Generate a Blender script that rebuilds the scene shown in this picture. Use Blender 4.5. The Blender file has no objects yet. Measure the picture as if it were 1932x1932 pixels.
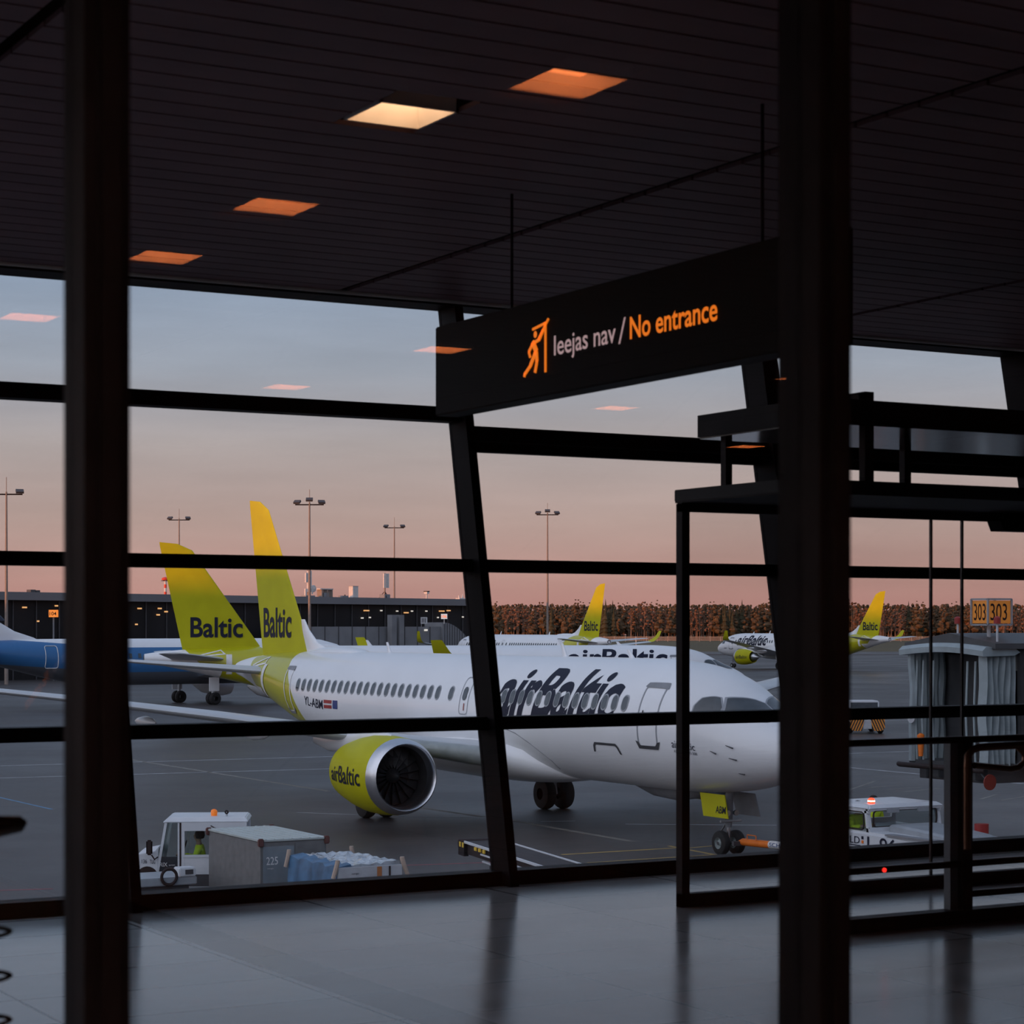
import bpy, bmesh, math, random
import numpy as np
from mathutils import Vector, Matrix, Euler

R = math.radians
random.seed(7)
C = bpy.context.scene.collection
scn = bpy.context.scene
AP = -4.6                      # level of the apron below the hall floor (z = 0)
YAW = R(29.5)
ca, sa = math.cos(YAW), math.sin(YAW)

# ------------------------------------------------------------------ camera, sky, sun, exposure
cam_d = bpy.data.cameras.new('camera')
cam = bpy.data.objects.new('camera', cam_d)
C.objects.link(cam)
cam.location = (0, 0, 1.58)
cam.rotation_euler = (R(90), 0, -YAW)
cam_d.sensor_fit = 'HORIZONTAL'
cam_d.sensor_width = 24.0
cam_d.lens = 50.0
cam_d.shift_y = 218 / 1932
cam_d.clip_start = 0.05
cam_d.clip_end = 6000
cam_d.dof.use_dof = True
cam_d.dof.focus_distance = 75
cam_d.dof.aperture_fstop = 5.6
scn.camera = cam

SUN_DIR = Vector((0.985, 0.17, -0.006)).normalized()      # direction the sunlight travels
scn.view_settings.view_transform = 'Standard'
scn.view_settings.look = 'None'
scn.view_settings.gamma = 1.0
scn.view_settings.use_curve_mapping = False
scn.view_settings.exposure = 0.0
scn.cycles.transparent_max_bounces = 40
scn.cycles.max_bounces = 10
scn.cycles.sample_clamp_indirect = 6.0

wld = bpy.data.worlds.new('dusk_sky')
scn.world = wld
wld.use_nodes = True
nt = wld.node_tree
nt.nodes.clear()
def wn(t, **k):
    n = nt.nodes.new(t)
    for a, b in k.items(): setattr(n, a, b)
    return n
tc = wn('ShaderNodeTexCoord')
sep = wn('ShaderNodeSeparateXYZ')
nt.links.new(tc.outputs['Generated'], sep.inputs[0])
ramp = wn('ShaderNodeValToRGB')
els = ramp.color_ramp.elements
stops = [(0.0, (.60, .285, .25)), (.022, (.64, .37, .315)), (.05, (.625, .455, .40)), (.085, (.55, .485, .465)),
         (.12, (.45, .495, .565)), (.17, (.35, .455, .60)), (.30, (.34, .44, .60)), (.7, (.34, .44, .62)), (1.0, (.34, .44, .62))]
while len(els) < len(stops): els.new(.5)
for e, (p, c_) in zip(els, stops):
    e.position = p; e.color = (*c_, 1)
nt.links.new(sep.outputs[2], ramp.inputs[0])
# thin high cloud
mp = wn('ShaderNodeMapping'); mp.inputs['Scale'].default_value = (2.2, 2.2, 16)
nt.links.new(tc.outputs['Generated'], mp.inputs[0])
nz = wn('ShaderNodeTexNoise'); nz.inputs['Scale'].default_value = 3.0; nz.inputs['Detail'].default_value = 5
nt.links.new(mp.outputs[0], nz.inputs['Vector'])
cr = wn('ShaderNodeMapRange'); cr.inputs[1].default_value = .35; cr.inputs[2].default_value = .75; cr.inputs[3].default_value = .93; cr.inputs[4].default_value = 1.1
nt.links.new(nz.outputs[0], cr.inputs[0])
mul = wn('ShaderNodeVectorMath', operation='SCALE')
nt.links.new(ramp.outputs[0], mul.inputs[0]); nt.links.new(cr.outputs[0], mul.inputs['Scale'])
# the western half, where the sun has just reached the horizon, is brighter
dt = wn('ShaderNodeVectorMath', operation='DOT_PRODUCT'); dt.inputs[1].default_value = (-.985, -.17, .12)
nt.links.new(tc.outputs['Generated'], dt.inputs[0])
mr = wn('ShaderNodeMapRange', interpolation_type='SMOOTHSTEP'); mr.inputs[1].default_value = .0; mr.inputs[2].default_value = 1.0; mr.inputs[3].default_value = 0; mr.inputs[4].default_value = 1.0
nt.links.new(dt.outputs['Value'], mr.inputs[0])
glow = wn('ShaderNodeVectorMath', operation='SCALE'); glow.inputs[0].default_value = (.85, .80, .82)
nt.links.new(mr.outputs[0], glow.inputs['Scale'])
add = wn('ShaderNodeVectorMath', operation='ADD')
nt.links.new(mul.outputs[0], add.inputs[0]); nt.links.new(glow.outputs[0], add.inputs[1])
bg = wn('ShaderNodeBackground'); bg.inputs[1].default_value = 1.0
nt.links.new(add.outputs[0], bg.inputs[0])
wo = wn('ShaderNodeOutputWorld')
nt.links.new(bg.outputs[0], wo.inputs[0])

sun_d = bpy.data.lights.new('setting_sun', 'SUN')
sun_d.energy = 4.2
sun_d.color = (1.0, .33, .07)
sun_d.angle = R(.55)
sun = bpy.data.objects.new('setting_sun', sun_d)
C.objects.link(sun)
sun.rotation_euler = SUN_DIR.to_track_quat('-Z', 'Y').to_euler()
sun.location = (-200, 0, 40)

# ------------------------------------------------------------------ materials
MATS = {}
def mat(name, col, rough=.5, metal=0.0, var=.12, scale=4.0, emis=None, estr=0, spec=.5, coat=0, bump=0):
    if name in MATS: return MATS[name]
    m = bpy.data.materials.new(name); m.use_nodes = True
    n = m.node_tree; b = n.nodes['Principled BSDF']
    t = n.nodes.new('ShaderNodeTexCoord'); z = n.nodes.new('ShaderNodeTexNoise')
    z.inputs['Scale'].default_value = scale; z.inputs['Detail'].default_value = 4
    n.links.new(t.outputs['Object'], z.inputs['Vector'])
    rp = n.nodes.new('ShaderNodeValToRGB')
    rp.color_ramp.elements[0].position = .3; rp.color_ramp.elements[1].position = .7
    rp.color_ramp.elements[0].color = (*[c_ * (1 - var) for c_ in col], 1)
    rp.color_ramp.elements[1].color = (*[min(1, c_ * (1 + var)) for c_ in col], 1)
    n.links.new(z.outputs[0], rp.inputs[0]); n.links.new(rp.outputs[0], b.inputs['Base Color'])
    b.inputs['Roughness'].default_value = rough; b.inputs['Metallic'].default_value = metal
    b.inputs['Specular IOR Level'].default_value = spec
    b.inputs['Coat Weight'].default_value = coat
    if emis:
        b.inputs['Emission Color'].default_value = (*emis, 1); b.inputs['Emission Strength'].default_value = estr
    if bump:
        bp = n.nodes.new('ShaderNodeBump'); bp.inputs['Strength'].default_value = bump
        n.links.new(z.outputs[0], bp.inputs['Height']); n.links.new(bp.outputs[0], b.inputs['Normal'])
    m['_b'] = 1
    MATS[name] = m
    return m

def glass(name, tint=(.97, .98, .98), base=.045, gain=.9, rough=0.0):
    if name in MATS: return MATS[name]
    m = bpy.data.materials.new(name); m.use_nodes = True
    n = m.node_tree; n.nodes.clear()
    lw = n.nodes.new('ShaderNodeLayerWeight'); lw.inputs[0].default_value = .5
    pw = n.nodes.new('ShaderNodeMath'); pw.operation = 'POWER'; pw.inputs[1].default_value = 5
    n.links.new(lw.outputs['Facing'], pw.inputs[0])
    ma = n.nodes.new('ShaderNodeMath'); ma.operation = 'MULTIPLY_ADD'; ma.inputs[1].default_value = gain; ma.inputs[2].default_value = base
    n.links.new(pw.outputs[0], ma.inputs[0])
    tr = n.nodes.new('ShaderNodeBsdfTransparent'); tr.inputs[0].default_value = (*tint, 1)
    gl = n.nodes.new('ShaderNodeBsdfGlossy'); gl.inputs['Roughness'].default_value = rough
    tcn = n.nodes.new('ShaderNodeTexCoord'); no = n.nodes.new('ShaderNodeTexNoise'); no.inputs['Scale'].default_value = 3
    n.links.new(tcn.outputs['Object'], no.inputs['Vector'])
    mi = n.nodes.new('ShaderNodeMapRange'); mi.inputs[3].default_value = .97; mi.inputs[4].default_value = 1.0
    n.links.new(no.outputs[0], mi.inputs[0])
    cm = n.nodes.new('ShaderNodeCombineColor')
    for i in range(3): n.links.new(mi.outputs[0], cm.inputs[i])
    n.links.new(cm.outputs[0], gl.inputs[0])
    mx = n.nodes.new('ShaderNodeMixShader')
    n.links.new(ma.outputs[0], mx.inputs[0]); n.links.new(tr.outputs[0], mx.inputs[1]); n.links.new(gl.outputs[0], mx.inputs[2])
    o = n.nodes.new('ShaderNodeOutputMaterial'); n.links.new(mx.outputs[0], o.inputs[0])
    MATS[name] = m
    return m

WHITE = (.80, .82, .85); LIME = (.47, .455, .009); NAVY = (.013, .016, .035)
m_white = mat('aircraft_white', WHITE, .28, var=.03, scale=.6, coat=.3)
m_lime = mat('lime_paint', LIME, .45, var=.06, scale=1.2, spec=.15)
m_navy = mat('navy_lettering', NAVY, .5, var=.05, spec=.15)
m_black = mat('black_frame_metal', (.036, .027, .027), .55, var=.2, scale=9, spec=.12)
m_dark = mat('charcoal_metal', (.015, .0115, .0135), .5, var=.2, scale=6, spec=.12)
m_frame = mat('facade_frame_metal', (.0075, .0055, .0065), .55, var=.2, scale=3, spec=.06)
m_tire = mat('tyre_rubber', (.012, .012, .013), .8, var=.2, scale=12)
m_steel = mat('bare_steel', (.55, .57, .60), .28, 1.0, var=.06)
m_lip = mat('polished_lip_metal', (.62, .64, .68), .30, 1.0, var=.05)
m_grey = mat('mid_grey_paint', (.22, .23, .25), .5)
m_dgrey = mat('dark_grey_paint', (.06, .062, .07), .5)
m_lgrey = mat('light_grey_paint', (.45, .47, .50), .5)
m_wing = mat('wing_grey_paint', (.50, .53, .56), .3, var=.05, scale=.8)
m_aglass = mat('aircraft_window_glass', (.05, .06, .07), .06, var=.2, spec=.8)
m_paneframe = mat('window_surround_grey', (.30, .32, .35), .35)
m_truckwhite = mat('vehicle_white_paint', (.62, .65, .69), .35, var=.06, scale=3)
m_truckgrey = mat('vehicle_grey_paint', (.30, .33, .36), .45, var=.1, scale=3)
m_alu = mat('cart_aluminium', (.17, .175, .178), .45, .2, var=.15, scale=5)
m_orange = mat('orange_paint', (.85, .20, .02), .45)
m_yellow = mat('yellow_paint', (.72, .48, .05), .5)
m_hivis = mat('hi_vis_fabric', (.62, .80, .02), .8, var=.15, scale=14)
m_navyfab = mat('dark_workwear_fabric', (.02, .022, .03), .85)
m_skin = mat('skin', (.45, .28, .2), .6)
m_hair = mat('dark_hair', (.02, .014, .01), .8)
m_tarp = mat('blue_tarp', (.05, .13, .24), .45, var=.35, scale=3, bump=.4)
m_red = mat('red_plastic', (.28, .02, .018), .4)
m_redflag = mat('flag_red', (.35, .03, .03), .4)
m_blueflag = mat('flag_blue', (.02, .05, .2), .4)
m_winwhite = mat('white_lettering', (.75, .75, .75), .5)
m_wood = mat('worn_tan_strap', (.42, .33, .27), .7)
m_cg = glass('cab_glass', (.80, .84, .84), .02, .3)
m_near = glass('partition_glass', (.955, .955, .965), .045, .9)
m_facg = glass('facade_glass', (.965, .965, .965), .03, .6)

# ------------------------------------------------------------------ mesh helpers
class MB:
    def __init__(self): self.v = []; self.f = []; self.mi = []; self.cur = 0
    def add(self, vs, fs):
        o = len(self.v); self.v += [tuple(p) for p in vs]
        for f in fs: self.f.append([i + o for i in f]); self.mi.append(self.cur)
        return self
    def box(self, x0, x1, y0, y1, z0, z1, T=None):
        vs = [Vector(p) for p in ((x0,y0,z0),(x1,y0,z0),(x1,y1,z0),(x0,y1,z0),(x0,y0,z1),(x1,y0,z1),(x1,y1,z1),(x0,y1,z1))]
        if T: vs = [T @ p for p in vs]
        return self.add(vs, [(3,2,1,0),(4,5,6,7),(0,1,5,4),(1,2,6,5),(2,3,7,6),(3,0,4,7)])
    def hexa(self, lo, hi):                     # two quads of four points each
        return self.add(list(lo) + list(hi), [(3,2,1,0),(4,5,6,7),(0,1,5,4),(1,2,6,5),(2,3,7,6),(3,0,4,7)])
    def tube(self, pts, r, n=10, closed=False, cap=True):
        P = [Vector(p) for p in pts]; k = len(P); rs = r if isinstance(r, (list, tuple)) else [r] * k
        up = Vector((0,0,1)); rings = []; prev = None
        for i in range(k):
            if closed: t = P[(i+1) % k] - P[i-1]
            else: t = P[min(i+1,k-1)] - P[max(i-1,0)]
            t = t.normalized() if t.length > 1e-9 else Vector((0,0,1))
            if prev is None:
                a = t.cross(up if abs(t.z) < .95 else Vector((1,0,0))).normalized()
            else:
                a = (prev - t * prev.dot(t)).normalized()
            prev = a; b = t.cross(a)
            rings.append([P[i] + (a * math.cos(2*math.pi*j/n) + b * math.sin(2*math.pi*j/n)) * rs[i] for j in range(n)])
        return self.loft(rings, cap and not closed, closed)
    def loft(self, rings, cap=True, wrap=False):
        n = len(rings[0]); k = len(rings); vs = [p for r in rings for p in r]; fs = []
        for i in range(k if wrap else k - 1):
            q = (i + 1) % k
            for j in range(n): fs.append((i*n+j, i*n+(j+1)%n, q*n+(j+1)%n, q*n+j))
        if cap:
            fs.append(tuple(reversed(range(n)))); fs.append(tuple((k-1)*n+j for j in range(n)))
        return self.add(vs, fs)
    def cyl(self, p0, p1, r, n=16, r1=None):
        return self.tube([p0, p1], [r, r if r1 is None else r1], n)
    def rev(self, prof, o, ax='y', n=36, cap=False):    # profile (t, r) about an axis through o
        rings = []
        for t, r in prof:
            g = []
            for j in range(n):
                a = 2*math.pi*j/n; u, w = r*math.cos(a), r*math.sin(a)
                p = {'y': (o[0]+u, o[1]+t, o[2]+w), 'x': (o[0]+t, o[1]+u, o[2]+w), 'z': (o[0]+u, o[1]+w, o[2]+t)}[ax]
                g.append(p)
            rings.append(g)
        return self.loft(rings, cap)
    def prism(self, poly, fn, a, b):            # polygon points (p,q) placed by fn(p,q,t) at t=a and t=b
        n = len(poly); vs = [fn(p,q,a) for p,q in poly] + [fn(p,q,b) for p,q in poly]
        return self.add(vs, [tuple(reversed(range(n))), tuple(range(n, 2*n))] + [(i,(i+1)%n,(i+1)%n+n,i+n) for i in range(n)])
    def build(self, name, m, parent=None, smooth=False, bevel=0, loc=None):
        me = bpy.data.meshes.new(name); me.from_pydata(self.v, [], self.f)
        for mm in (m if isinstance(m, (list, tuple)) else [m]): me.materials.append(mm)
        if any(self.mi): me.polygons.foreach_set('material_index', self.mi)
        bm = bmesh.new(); bm.from_mesh(me); bmesh.ops.recalc_face_normals(bm, faces=bm.faces)
        if bevel:
            bmesh.ops.bevel(bm, geom=[e for e in bm.edges if len(e.link_faces) == 2 and e.calc_face_angle(0) > .5], offset=bevel, segments=2, affect='EDGES', clamp_overlap=True)
        bm.to_mesh(me); bm.free()
        return link(name, me, parent, smooth, loc)

def link(name, me, parent=None, smooth=False, loc=None):
    o = bpy.data.objects.new(name, me); C.objects.link(o)
    if parent: o.parent = parent
    if loc: o.location = loc
    if smooth:
        me.polygons.foreach_set('use_smooth', [True] * len(me.polygons))
        try: me.set_sharp_from_angle(angle=R(40))
        except Exception: pass
    return o

def tag(o, label=None, cat=None, group=None, kind=None):
    if label: o['label'] = label
    if cat: o['category'] = cat
    if group: o['group'] = group
    if kind: o['kind'] = kind
    return o
def thing(name, label, cat, loc=(0,0,0), rz=0, group=None):
    o = bpy.data.objects.new(name, None); C.objects.link(o); o.location = loc; o.rotation_euler = (0,0,rz)
    o.empty_display_size = .3
    return tag(o, label, cat, group)
def kids(o): return [c for c in C.objects if c.parent == o]
KIDS = {}
def dup(root, loc, rz, label, group=None, skip=()):
    r = root.copy(); C.objects.link(r); r.location = loc; r.rotation_euler = (0,0,rz); r['label'] = label
    if group: r['group'] = group
    for ch in kids(root):
        if ch.name.split('.')[0] in skip: continue
        c_ = ch.copy(); C.objects.link(c_); c_.parent = r
        for g in kids(ch):
            if g.name.split('.')[0] in skip: continue
            d = g.copy(); C.objects.link(d); d.parent = c_
    return r

_capH = [None]
def text_mesh(s, cap=1.0, shear=0, bold=0, sx=1.0, space=1.0):
    """letters as (u, v) triangles, left edge at 0, baseline at 0; returns a bmesh"""
    def mk(t, sh, bo):
        cu = bpy.data.curves.new('letters', 'FONT'); cu.body = t; cu.size = 1; cu.shear = sh; cu.offset = bo; cu.space_character = space
        cu.resolution_u = 4; cu.fill_mode = 'FRONT'
        o = bpy.data.objects.new('letters', cu); C.objects.link(o)
        dg = bpy.context.evaluated_depsgraph_get(); dg.update()
        me = bpy.data.meshes.new_from_object(o.evaluated_get(dg))
        bpy.data.objects.remove(o); bpy.data.curves.remove(cu)
        return me
    if _capH[0] is None:
        h = mk('H', 0, 0); _capH[0] = max(v.co.y for v in h.vertices)
    me = mk(s, shear, bold)
    bm = bmesh.new(); bm.from_mesh(me); bpy.data.meshes.remove(me)
    k = cap / _capH[0]; x0 = min(v.co.x for v in bm.verts)
    for v in bm.verts: v.co = ((v.co.x - x0) * k * sx, v.co.y * k, 0)
    return bm
def bm_w(bm): return max(v.co.x for v in bm.verts)
def slice_bm(bm, du=None, dv=None):
    for ax, d in ((0, du), (1, dv)):
        if not d: continue
        lo = min(v.co[ax] for v in bm.verts); hi = max(v.co[ax] for v in bm.verts)
        k = math.floor(lo / d) + 1
        while k * d < hi:
            co = [0,0,0]; no = [0,0,0]; co[ax] = k * d; no[ax] = 1
            bmesh.ops.bisect_plane(bm, geom=bm.verts[:] + bm.edges[:] + bm.faces[:], plane_co=co, plane_no=no, dist=1e-6)
            k += 1
    return bm
def bm_obj(bm, name, m, fn, parent, smooth=False, thick=0):
    for v in bm.verts: v.co = fn(v.co.x, v.co.y)
    if thick:
        bmesh.ops.recalc_face_normals(bm, faces=bm.faces)
    me = bpy.data.meshes.new(name); bm.to_mesh(me); bm.free(); me.materials.append(m)
    return link(name, me, parent, smooth)
def letters(s, name, m, origin, ux, uy, parent, cap, width=None, shear=0, bold=0, sx=1.0, align='L'):
    """flat lettering: origin, unit vectors along the line and up; width stretches it to that length"""
    bm = text_mesh(s, cap, shear, bold, sx)
    w_ = bm_w(bm); k = (width / w_) if width else 1.0
    off = {'L': 0, 'C': -w_ * k / 2}[align]
    O, X, Y = Vector(origin), Vector(ux), Vector(uy)
    return bm_obj(bm, name, m, lambda u, v: O + X * (u * k + off) + Y * v, parent)

# ------------------------------------------------------------------ the hall
HX0, HX1, HY0, FY0 = -9.0, 24.0, -18.0, 11.5       # hall extents; FY0 = glass line at the floor
def fy(z): return 11.81 + .2 * (z - 1.58)          # the facade leans outward
CEIL = 3.66
def struct(o, label, cat='structure'): return tag(o, label, cat, kind='structure')

# floor tiles
m_floor = bpy.data.materials.new('stone_floor_tiles'); m_floor.use_nodes = True
n = m_floor.node_tree; b = n.nodes['Principled BSDF']
t = n.nodes.new('ShaderNodeTexCoord'); br = n.nodes.new('ShaderNodeTexBrick')
br.offset = 0; br.inputs['Scale'].default_value = 1.0; br.inputs['Mortar Size'].default_value = .008; br.inputs['Mortar Smooth'].default_value = .2
br.inputs['Brick Width'].default_value = 1.2; br.inputs['Row Height'].default_value = .6; br.inputs['Bias'].default_value = 0
br.inputs['Color1'].default_value = (.52, .53, .53, 1); br.inputs['Color2'].default_value = (.66, .66, .655, 1); br.inputs['Mortar'].default_value = (.03, .03, .032, 1)
mpf = n.nodes.new('ShaderNodeMapping'); mpf.inputs['Location'].default_value = (-.23, .1, 0)
n.links.new(t.outputs['Object'], mpf.inputs[0]); n.links.new(mpf.outputs[0], br.inputs['Vector'])
sx_ = n.nodes.new('ShaderNodeSeparateXYZ'); n.links.new(t.outputs['Object'], sx_.inputs[0])
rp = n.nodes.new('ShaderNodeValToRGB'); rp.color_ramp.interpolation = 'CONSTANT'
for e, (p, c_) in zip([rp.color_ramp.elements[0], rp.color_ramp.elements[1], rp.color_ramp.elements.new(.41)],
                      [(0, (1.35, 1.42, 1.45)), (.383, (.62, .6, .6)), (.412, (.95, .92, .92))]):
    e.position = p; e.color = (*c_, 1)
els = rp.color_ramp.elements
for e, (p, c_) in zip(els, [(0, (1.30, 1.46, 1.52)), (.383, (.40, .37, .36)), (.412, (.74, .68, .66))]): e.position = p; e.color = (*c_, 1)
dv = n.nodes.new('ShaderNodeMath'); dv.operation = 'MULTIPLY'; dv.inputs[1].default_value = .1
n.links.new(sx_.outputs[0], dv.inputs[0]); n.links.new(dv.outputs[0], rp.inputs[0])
mm = n.nodes.new('ShaderNodeMix'); mm.data_type = 'RGBA'; mm.blend_type = 'MULTIPLY'; mm.inputs[0].default_value = 1
n.links.new(br.outputs['Color'], mm.inputs[6]); n.links.new(rp.outputs[0], mm.inputs[7])
n2 = n.nodes.new('ShaderNodeTexNoise'); n2.inputs['Scale'].default_value = 1.7; n2.inputs['Detail'].default_value = 6
n.links.new(t.outputs['Object'], n2.inputs['Vector'])
mr2 = n.nodes.new('ShaderNodeMapRange'); mr2.inputs[3].default_value = .75; mr2.inputs[4].default_value = 1.25
n.links.new(n2.outputs[0], mr2.inputs[0])
sc2 = n.nodes.new('ShaderNodeVectorMath'); sc2.operation = 'SCALE'
n.links.new(mm.outputs[2], sc2.inputs[0]); n.links.new(mr2.outputs[0], sc2.inputs['Scale'])
n.links.new(sc2.outputs[0], b.inputs['Base Color'])
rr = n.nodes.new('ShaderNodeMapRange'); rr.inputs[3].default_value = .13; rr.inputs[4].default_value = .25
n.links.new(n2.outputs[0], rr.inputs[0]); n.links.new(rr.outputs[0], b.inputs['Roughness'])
b.inputs['Specular IOR Level'].default_value = .5
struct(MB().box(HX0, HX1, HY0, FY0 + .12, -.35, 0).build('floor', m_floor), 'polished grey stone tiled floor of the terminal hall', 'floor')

m_ceil = mat('ceiling_slat_metal', (.26, .145, .155), .55, var=.12, scale=2, spec=.2)
m_wall = mat('dark_hall_wall', (.03, .028, .03), .7)
m_plenum = mat('plenum_black', (.006, .006, .007), .9)

E = 2.65                                             # line of the near glass partition
lights = [('real', 3.87, 7.76, .26)]
for (x, y) in ((4.20, 6.99), (4.17, 9.74), (4.20, 11.38), (4.22, 14.03), (7.40, 14.15), (10.86, 14.3), (7.38, 17.0), (10.8, 17.1), (14.4, 20.0)):
    lights.append(('back', x, 2 * E - y, .26))
for (x, y) in ((-1.2, .9), (.3, -1.3), (-3.2, -1.8), (-1.6, -4.2)): lights.append(('near', x, y, .26))  # added unseen fill lamps that brighten the black uprights from behind the viewer
LS = .175
cb = MB()
gro = [2.19 + 3.385 * k for k in range(-4, 8)]
xs_edges = [HX0] + [g for g in gro if HX0 < g < HX1] + [HX1]
y = fy(CEIL) - .22
while y > HY0:
    y0, y1 = y - .2 + .018, y
    for a, b_ in zip(xs_edges[:-1], xs_edges[1:]):
        segs = [(a + .035, b_ - .035)]
        for _, lx, ly, _s in lights:
            if y1 > ly - LS - .01 and y0 < ly + LS + .01:
                ns = []
                for p, q in segs:
                    if q < lx - LS or p > lx + LS: ns.append((p, q))
                    else:
                        if lx - LS - .01 > p: ns.append((p, lx - LS - .01))
                        if lx + LS + .01 < q: ns.append((lx + LS + .01, q))
                segs = ns
        for p, q in segs: cb.box(p, q, y0, y1, CEIL, CEIL + .02)
    y -= .2
ceil = struct(cb.build('ceiling', m_ceil), 'dark metal slatted ceiling with long grooves', 'ceiling')
MB().box(HX0, HX1, HY0, fy(CEIL) - .05, CEIL + .36, CEIL + .40).build('ceiling_board', m_plenum, ceil)
struct(MB().box(HX0 - .3, HX1 + .3, HY0 - .3, fy(5.0), CEIL + .42, 5.2).build('roof', m_wall), 'flat roof slab over the terminal hall', 'roof')
struct(MB().box(HX0 - .3, HX0, HY0 - .3, fy(0), AP, CEIL + .42).build('wall_left', m_wall), 'dark end wall of the hall on the left', 'wall')
struct(MB().box(HX1, HX1 + .3, HY0 - .3, fy(0), AP, CEIL + .42).build('wall_right', m_wall), 'dark end wall of the hall on the right', 'wall')
struct(MB().box(HX0, HX1, HY0 - .3, HY0, AP, CEIL + .42).build('wall_back', m_wall), 'dark back wall of the hall behind the viewer', 'wall')
struct(MB().box(HX0, HX1, FY0 - .1, FY0 + .1, AP, -.36).build('wall_front', m_wall), 'outer wall of the storey below the hall floor', 'wall')

# recessed ceiling lights, plus the added fill set above the viewer
m_lamp_dim = mat('lamp_panel_lit', (.9, .8, .7), .6, var=.02, emis=(1.0, .62, .34), estr=3.0)
m_lamp = mat('lamp_panel_bright', (.9, .7, .5), .6, var=.02, emis=(1.0, .26, .075), estr=13)
m_lampfill = mat('fill_lamp_panel', (.9, .8, .7), .6, var=.02, emis=(1.0, .66, .55), estr=30)
m_lampbox = mat('lamp_box_white', (.75, .70, .66), .6, emis=None)
lab = {'real': 'bright square recessed ceiling light in the slatted ceiling, left of the hanging sign'}
for i, (k_, lx, ly, s_) in enumerate(lights):
    o = thing('ceiling_light', lab['real'] if k_ == 'real' else 'square recessed ceiling light behind the glass partition, seen only as a reflection' if k_ == 'back' else 'added square fill light above the viewer, outside the picture, lifting the dark uprights', 'light', (lx, ly, CEIL),
              group={'real': None, 'back': 'ceiling lights of the rear hall', 'near': 'added fill lights above the viewer'}[k_])
    h = .085; q = LS
    hb = MB()
    for (x0, x1, y0, y1) in ((-q, -q + .012, -q, q), (q - .012, q, -q, q), (-q, q, -q, -q + .012), (-q, q, q - .012, q)):
        hb.box(x0, x1, y0, y1, -.004, h)
    hb.build('housing', m_lampbox if k_ == 'real' else m_lampbox, o)
    MB().box(-q, q, -q, q, h, h + .012).build('lit_panel', {'real': m_lamp_dim, 'back': m_lamp, 'near': m_lampfill}[k_], o)

# facade: posts, transoms, panes
px_posts = [-8.6, -6.2, -3.8, -1.4, 1.0, 3.98, 6.38, 8.75, 11.18, 13.6, 16.0, 18.4, 20.8, 23.2]
px_posts = [3.98 - 2.4 * k for k in range(5, 0, -1)] + [3.98, 6.38, 8.75, 11.18, 13.58, 15.98, 18.38, 20.78, 23.2]
def slab(mb, x0, x1, z0, z1, d0, d1):                # bar following the leaning glass line
    mb.hexa([(x0, fy(z0)+d0, z0), (x1, fy(z0)+d0, z0), (x1, fy(z0)+d1, z0), (x0, fy(z0)+d1, z0)],
            [(x0, fy(z1)+d0, z1), (x1, fy(z1)+d0, z1), (x1, fy(z1)+d1, z1), (x0, fy(z1)+d1, z1)])
for i, x in enumerate(px_posts):
    w_, d_ = (.06, .20)
    if abs(x - 8.75) < .01: w_, d_ = .13, .22
    if x > 11: w_, d_ = .10, .24
    mb = MB(); slab(mb, x, x + w_, 0, CEIL + .36, -d_, .03)
    mb.build('trim_%d' % (i + 1), m_frame)
    struct(C.objects['trim_%d' % (i + 1)], 'black leaning facade post number %d counted along the outer glass wall' % (i + 1), 'post')
for i in range(len(px_posts) - 1):
    a, b_ = px_posts[i] + .06, px_posts[i + 1]
    if abs(px_posts[i] - 8.75) < .01: a += .07
    if px_posts[i] > 11: a += .04
    wnd = bpy.data.objects.new('window_%d' % (i + 1), None); C.objects.link(wnd)
    struct(wnd, 'tall outer window bay %d with dark transoms looking onto the apron' % (i + 1), 'window')
    low = px_posts[i] > 6
    lv = [(0, .085), (.945, 1.025), (1.93, 2.01), (2.705, 2.86) if low else (2.888, 2.98)]
    for k, (z0, z1) in enumerate(lv):
        mb = MB()
        if k == 3 and low:
            slab(mb, a, b_, z0 + .06, z1, -.16, .03); slab(mb, a, b_, z0, z0 + .06, -.05, .03)
        elif k == 0: slab(mb, a, b_, z0, z1, -.10, .05)
        else: slab(mb, a, b_, z0, z1, -.11, .03)
        mb.build('sill' if k == 0 else 'transom', m_frame, wnd)
    zs = [.085, .945, 1.025, 1.93, 2.01, lv[3][0], lv[3][1], CEIL - .03]
    for z0, z1 in zip(zs[::2], zs[1::2]):
        mb = MB(); slab(mb, a, b_, z0, z1, -.008, .008); mb.build('pane', m_facg, wnd)
mb = MB(); slab(mb, HX0, HX1, CEIL - .03, CEIL + .44, -.21, .05)
struct(mb.build('trim_20', m_frame), 'black head rail where facade meets ceiling', 'rail')
m_edge = mat('lit_edge_bead', (.80, .74, .66), .3)  # pale colour stands in for light on the last ceiling slat
mb = MB(); mb.cyl((HX0, fy(CEIL) - .235, CEIL - .004), (HX1, fy(CEIL) - .235, CEIL - .004), .016, 12)
struct(mb.build('trim_21', m_edge), 'pale bead added to draw the lit ceiling edge above the facade', 'rail')

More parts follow.
